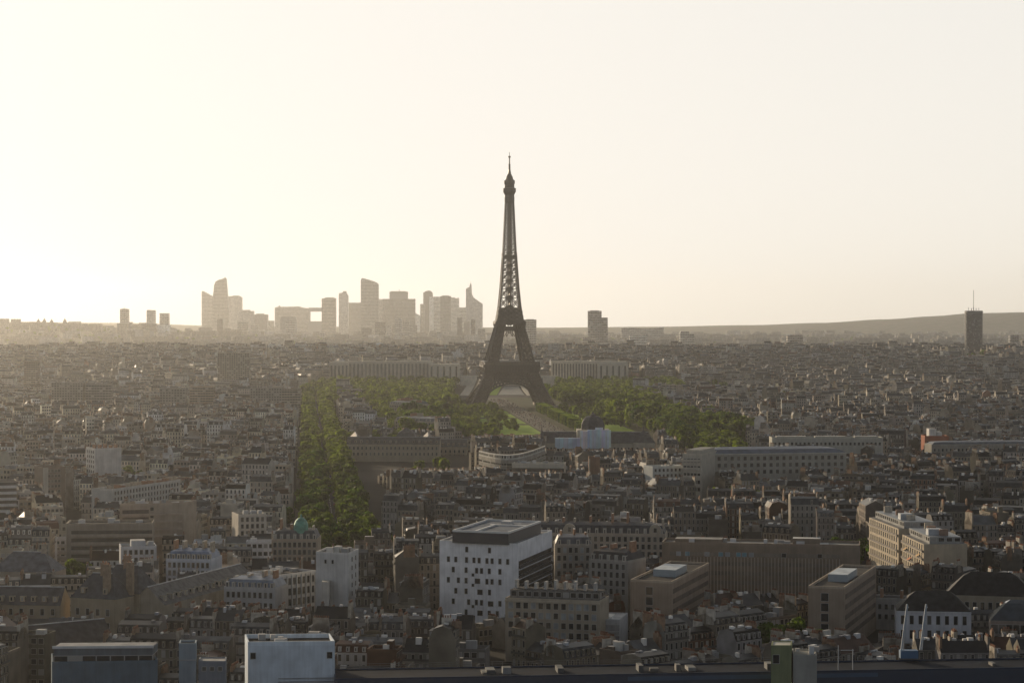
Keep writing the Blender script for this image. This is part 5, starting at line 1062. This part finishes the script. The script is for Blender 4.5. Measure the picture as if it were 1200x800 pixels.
        for a0, b0, a1, b1 in ((-hw, -hd, hw, -hd + .35), (-hw, hd - .35, hw, hd), (-hw, -hd + .35, -hw + .35, hd - .35), (hw - .35, -hd + .35, hw, hd - .35)):
            S.r.prism([P(a0, b0, 0)[:2], P(a1, b0, 0)[:2], P(a1, b1, 0)[:2], P(a0, b1, 0)[:2]], zb + h - .28, zb + h + .6, 'plaster', ptn)
        for q in range(r.randint(1, 3) if lod < 2 else 1):
            u, v = r.uniform(-hw * .6, hw * .6), r.uniform(-hd * .5, hd * .5); e, f_ = r.uniform(.6, 1.9), r.uniform(.6, 1.6); M_ = S.boxy()
            M_.prism([P(u - e, v - f_, 0)[:2], P(u + e, v - f_, 0)[:2], P(u + e, v + f_, 0)[:2], P(u - e, v + f_, 0)[:2]], zb + h - .3, zb + h + r.uniform(1, 3), 'plaster', r.choice((wt, (.5, .5, .48), (.3, .3, .3))), 'flat_roof', PALE)
        if lod == 0 and r.random() < .6:
            for k in range(1, nf): q_ = [P(-hw + .3, -hd - 1, 0)[:2], P(hw - .3, -hd - 1, 0)[:2], P(hw - .3, -hd - .02, 0)[:2], P(-hw + .3, -hd - .02, 0)[:2]]; S.w.prism(q_, zb + k * h / nf - .1, zb + k * h / nf + .8, 'plaster', tuple(x * .9 for x in wt), bottom=True)
seeds = []
base = math.atan2(209, 2186)
for gy in (480, 700, 900, 1150, 1450, 1800, 2200, 2700, 3250, 3900, 4550, 5200):
    nx = 4 + (gy > 1000) + 2 * (gy > 2500)
    for k in range(-1, nx + 1):
        x = ((k + .5 + rng.uniform(-.3, .3)) / nx - .5) * 2 * (.255 * gy + 60); y = gy * rng.uniform(.93, 1.07); left = x < ave(max(y, 900))
        seeds.append((x, y, rng.choice((base, base + .3, base - .4, -.15, .5, .25) if left else (base - .1, .45, .7, -.35, .2, -.6))))
SA = np.array([(s[0], s[1]) for s in seeds])
HOUSES = []
for si, (sx, sy, ang) in enumerate(seeds):
    ca, sa = math.cos(ang), math.sin(ang); R_ = 420 if sy > 1600 else 260; far = sy > 2600
    v = -R_
    while v < R_:
        bd = rng.choice((19, 24, 29, 34, 38)) * (1.15 if far else 1); u = -R_ - rng.uniform(0, 60)
        while u < R_:
            bl = rng.uniform(32, 80); bh = rng.uniform(12.5, 17); rows = []
            dd = rng.uniform(7.6, 9.4)
            rows += [(u, u + bl, v + dd / 2, 0, dd), (u, u + bl, v + bd - dd / 2, math.pi, dd)]
            inner = bd - 2 * dd
            if inner > 5:
                for t in (u + dd / 2, u + bl - dd / 2): rows.append((v + dd + .2, v + bd - dd - .2, t, math.pi / 2 if t > u + bl / 2 else -math.pi / 2, dd))
                if inner > 9: rows.append((u + dd + 3, u + bl - dd - 3, v + bd / 2, 0, inner * .45))
            for ri, (a, b_, cc, rot, dep) in enumerate(rows):
                p = a
                while p < b_ - 5:
                    w = min(rng.uniform(7.5, 15) * (1.6 if far else 1), b_ - p);
                    if b_ - (p + w) < 6: w = b_ - p
                    m_ = p + w / 2; p += w
                    lu, lv = (m_, cc) if ri < 2 or ri == 4 else (cc, m_)
                    x, y = sx + lu * ca - lv * sa, sy + lu * sa + lv * ca
                    if y < 600 or y > 5050 or x > .245 * y + 95 or x < -.25 * y - 70: continue
                    if rng.random() < .03: continue
                    d2 = (SA[:, 0] - x) ** 2 + ((SA[:, 1] - y)) ** 2; k0 = int(d2.argmin())
                    if k0 != si: continue
                    d0 = math.sqrt(d2[k0]); d2[k0] = 1e12; k1 = int(d2.argmin()); 
                    gap = (d2[k1] - d0 * d0) / (2 * math.hypot(SA[k1, 0] - sx, SA[k1, 1] - sy))
                    if gap < max(w, dep) * .6 + 3: continue
                    ang2 = ang + rot; e1, e2 = w / 2, dep / 2; c2, s2 = math.cos(ang2), math.sin(ang2)
                    if any(inside(x + i * e1 * c2 - j * e2 * s2, y + i * e1 * s2 + j * e2 * c2) for i, j in ((0, 0), (-1, -1), (1, -1), (1, 1), (-1, 1), (0, -1), (0, 1))): continue
                    h = bh + rng.gauss(0, 2.1) + (rng.uniform(3, 10) if rng.random() < .09 else 0); st = rng.choices(('man', 'gab', 'flat'), (.66, .12, .22))[0]
                    if ri == 4: h = rng.uniform(5, 12); st = rng.choice(('gab', 'flat', 'man'))
                    if y < 640: h -= 1.5
                    zb = terrain(x, y); zc = cap(x, y, max(w, dep)) - zb; top = h + (4 if st == 'man' else 3.5 if st == 'gab' else 2.5)
                    if top > zc:
                        h = zc - 3.5; st = 'flat' if h < 9 and rng.random() < .5 else 'gab'
                        if h < 3.5: continue
                    wi = rng.choices(range(9), (18, 18, 10, 9, 15, 6, 12, 10, 2))[0]; g = rng.choice((.5, .62, .75, .9, 1.1, 1.2)) * rng.uniform(.9, 1.1) * (1.4 if x < ave(max(y, 950)) and y > 800 else 1.35 if y > 1900 and x < -95 else .46 if y < 1700 else .85); wt = tuple(min(.74, c * g * rng.uniform(.97, 1.03)) for c in WALLS[wi])  # wall colour also carries light and shade: paler left, darker near right
                    ri_ = rng.choices(range(5), (44, 24, 6, 13, 13))[0]
                    if st == 'flat': ri_ = rng.choice((5, 6, 5, 7))
                    g = rng.uniform(.25, .7); rt = tuple(c * g for c in ((.105, .11, .115), (.042, .043, .047), (.15, .075, .048), (.17, .172, .172), (.07, .073, .078), (.17, .165, .155), (.07, .068, .065), (.36, .35, .33))[ri_])
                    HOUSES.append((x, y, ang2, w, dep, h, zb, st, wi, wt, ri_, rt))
            u += bl + rng.uniform(7, 10)
        v += bd + rng.uniform(8, 11)
print('houses', len(HOUSES))
RN = ['grey zinc roof', 'dark slate roof', 'red tile roof', 'pale zinc roof', 'dark zinc roof', 'grey flat roof', 'black flat roof', 'pale flat roof']
def scr(hs):
    x, y, h = hs[0], hs[1], hs[5]; return px_of(x, y), py_of(y, hs[6] + h + 2)
def vis(hs):
    p, q = scr(hs); return 8 < p < 1192 and q < 792 and hs[1] < 2000
idx = sorted((i for i, hs in enumerate(HOUSES) if vis(hs)), key=lambda i: -(HOUSES[i][3] * (HOUSES[i][5] + 4) / HOUSES[i][1] ** 2))[:300]
near = set(idx); rest = MB(); used = {}
ORD = ['nearest', 'second nearest', 'third nearest', 'fourth nearest', 'fifth nearest', 'sixth nearest', 'seventh nearest', 'eighth nearest', 'ninth nearest', 'tenth nearest', 'eleventh nearest', 'twelfth nearest', 'thirteenth nearest', 'fourteenth nearest']
lab_of = {}
bym = {}
for i in idx:
    p, q = scr(HOUSES[i]); m_ = min(MARKS, key=lambda m: (m[0] - p) ** 2 + ((m[1] - q) * 1.6) ** 2); dx, dy = p - m_[0], q - m_[1]
    s = ('right of' if dx > 0 else 'left of') if abs(dx) > abs(dy) * 1.3 else ('below' if dy > 0 else 'behind')
    bym.setdefault((m_[2], s, HOUSES[i][8], HOUSES[i][10]), []).append((dx * dx + dy * dy, i))
for (mk_, s, wi, ri_), L_ in bym.items():
    L_.sort()
    for k, (_, i) in enumerate(L_): lab_of[i] = '%s house, %s, %s%s %s' % (WN[wi], RN[ri_], '' if len(L_) == 1 else ORD[min(k, 13)] + ' such ', s, mk_)
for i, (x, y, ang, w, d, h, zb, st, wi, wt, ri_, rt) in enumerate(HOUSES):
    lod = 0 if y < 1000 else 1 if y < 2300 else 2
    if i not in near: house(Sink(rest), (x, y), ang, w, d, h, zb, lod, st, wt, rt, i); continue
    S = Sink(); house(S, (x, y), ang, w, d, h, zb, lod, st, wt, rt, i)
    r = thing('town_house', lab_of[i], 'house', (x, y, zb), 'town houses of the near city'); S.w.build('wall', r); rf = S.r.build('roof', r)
    for m_ in S.ch: m_.build('chimney', r)
    for m_ in S.dm: m_.build('dormer', rf)
    for m_ in S.bx: m_.build('roof_hatch' if st != 'flat' else 'lift_housing', rf)
# suburbs beyond the rise
for k in range(3800):
    y = 5300 + 7200 * rng.random() ** 1.2; x = rng.uniform(-.255, .255) * y; h = rng.choice((8, 10, 14, 18, 18, 24, 32)) * rng.uniform(.8, 1.2); zb = terrain(x, y); a = rng.uniform(-.6, .6)
    if y < 7000 and x < .03 * y and rng.random() < .75: continue
    t = rng.choice(WALLS[:7]); rest.box((x, y), (math.cos(a), math.sin(a)), rng.uniform(8, 34), rng.uniform(6, 10), zb - 8, zb + h, 'modern_facade', t, 'flat_roof', rng.choice((PALE, DARK, (.3, .15, .1), ZINC)), (3.2, 3.1))
tag(rest.build('distant_rooftops'), 'sea of pale houses and grey roofs stretching to the far rise', kind='stuff')

# ------------------------------------------------------------------ cars on the boulevard, people on the park path
for i in range(14):
    Y = (1180, 1245, 1300, 1390, 1440, 1510, 1580, 1660, 1735, 1800, 1900, 1990, 2110, 2240)[i]; o_ = 2.6 if i % 3 else -2.6; cn, ct = (('white', (.7, .7, .7)), ('black', (.02, .02, .02)), ('silver', (.45, .45, .46)), ('dark blue', (.03, .05, .12)), ('red', (.35, .03, .02)))[i * 7 % 5]
    r = thing('parked_car' if 0 else 'car', '%s car driving %s on the tree-lined boulevard' % (cn, 'away' if o_ > 0 else 'towards the viewer'), 'car', (ave(Y) + o_, Y, .14), '%s cars driving %s on the boulevard' % (cn, 'away' if o_ > 0 else 'nearer')); r.rotation_euler = (0, 0, math.pi / 2 + .095)
    prof = [(-2.1, .3), (2.1, .3), (2.15, .75), (1.2, .95), (.6, 1.42), (-1.3, 1.45), (-1.95, .95), (-2.15, .85)]; mb = MB()
    for s in (-.86, .86): mb.face([(x, s, z) for x, z in (prof if s < 0 else prof[::-1])], 'painted', ct)
    for (a, b_), (c, d) in zip(prof, prof[1:] + prof[:1]): mb.face([(a, -.86, b_), (a, .86, b_), (c, .86, d), (c, -.86, d)][::-1], 'glass' if b_ != d and min(b_, d) > .9 and abs(b_ - d) > .3 else 'painted', (.03, .03, .04) if b_ != d and min(b_, d) > .9 and abs(b_ - d) > .3 else ct)
    o = bpy.data.objects.new('body', mb.mesh('car_body')); COL.objects.link(o); o.parent = r
    for wx in (-1.3, 1.3):
        for wy in (-.8, .8):
            wb = MB(); ring_ = [(wx + .33 * math.cos(k * math.pi / 6), .33 + .33 * math.sin(k * math.pi / 6)) for k in range(12)]
            for s in (-.1, .1): wb.face([(x, wy + s, z) for x, z in ring_], 'painted', (.02, .02, .02))
            for k in range(12): j = (k + 1) % 12; wb.face([(ring_[k][0], wy - .1, ring_[k][1]), (ring_[j][0], wy - .1, ring_[j][1]), (ring_[j][0], wy + .1, ring_[j][1]), (ring_[k][0], wy + .1, ring_[k][1])], 'painted', (.02, .02, .02))
            o = bpy.data.objects.new('wheel', wb.mesh('wheel')); COL.objects.link(o); o.parent = r
crowd = MB()
for k in range(420):
    Y = 2080 + 900 * rng.random() ** .8; x = cdm(Y) + rng.uniform(-11, 11); z = .1; t = rng.choice(((.03, .03, .035), (.05, .06, .1), (.4, .38, .36), (.2, .05, .04), (.12, .1, .08))); s = rng.uniform(.92, 1.06)
    for l in (-.11, .11): crowd.beam((x + l, Y, z), (x + l * .8, Y, z + .85 * s), .17, 'cloth', (.04, .04, .05))
    crowd.lathe((x, Y), [(.2, z + .8 * s), (.17, z + 1.05 * s), (.24, z + 1.38 * s), (.09, z + 1.48 * s)], 'cloth', 6, t); crowd.lathe((x, Y), [(.07, z + 1.46 * s), (.12, z + 1.6 * s), (.1, z + 1.72 * s), (.03, z + 1.77 * s)], 'cloth', 6, (.2, .13, .09))
    for l in (-.29, .29): crowd.beam((x + l, Y, z + .8 * s), (x + l * .85, Y, z + 1.36 * s), .1, 'cloth', t)
tag(crowd.build('crowd'), 'scattered crowd of tiny people strolling on the park path', kind='stuff')

# ------------------------------------------------------------------ haze: one closed even box of air round camera and scene
mb = MB(); m, n, b, l = newmat('haze_air'); n.nodes.remove(b)
pv = n.nodes.new('ShaderNodeVolumePrincipled'); pv.inputs['Color'].default_value = (1, .98, .945, 1); pv.inputs['Density'].default_value = HAZE_DENSITY; pv.inputs['Anisotropy'].default_value = HAZE_ANISO
l.new(pv.outputs[0], n.nodes['Material Output'].inputs['Volume'])
zt = 345.
mb.box((0, 7700), (1, 0), 9000, 8300, -1.6, zt, 'haze_air', bottom=True)
hz = mb.build('haze'); hz['kind'] = 'stuff'; hz['label'] = 'warm evening haze over the whole city'
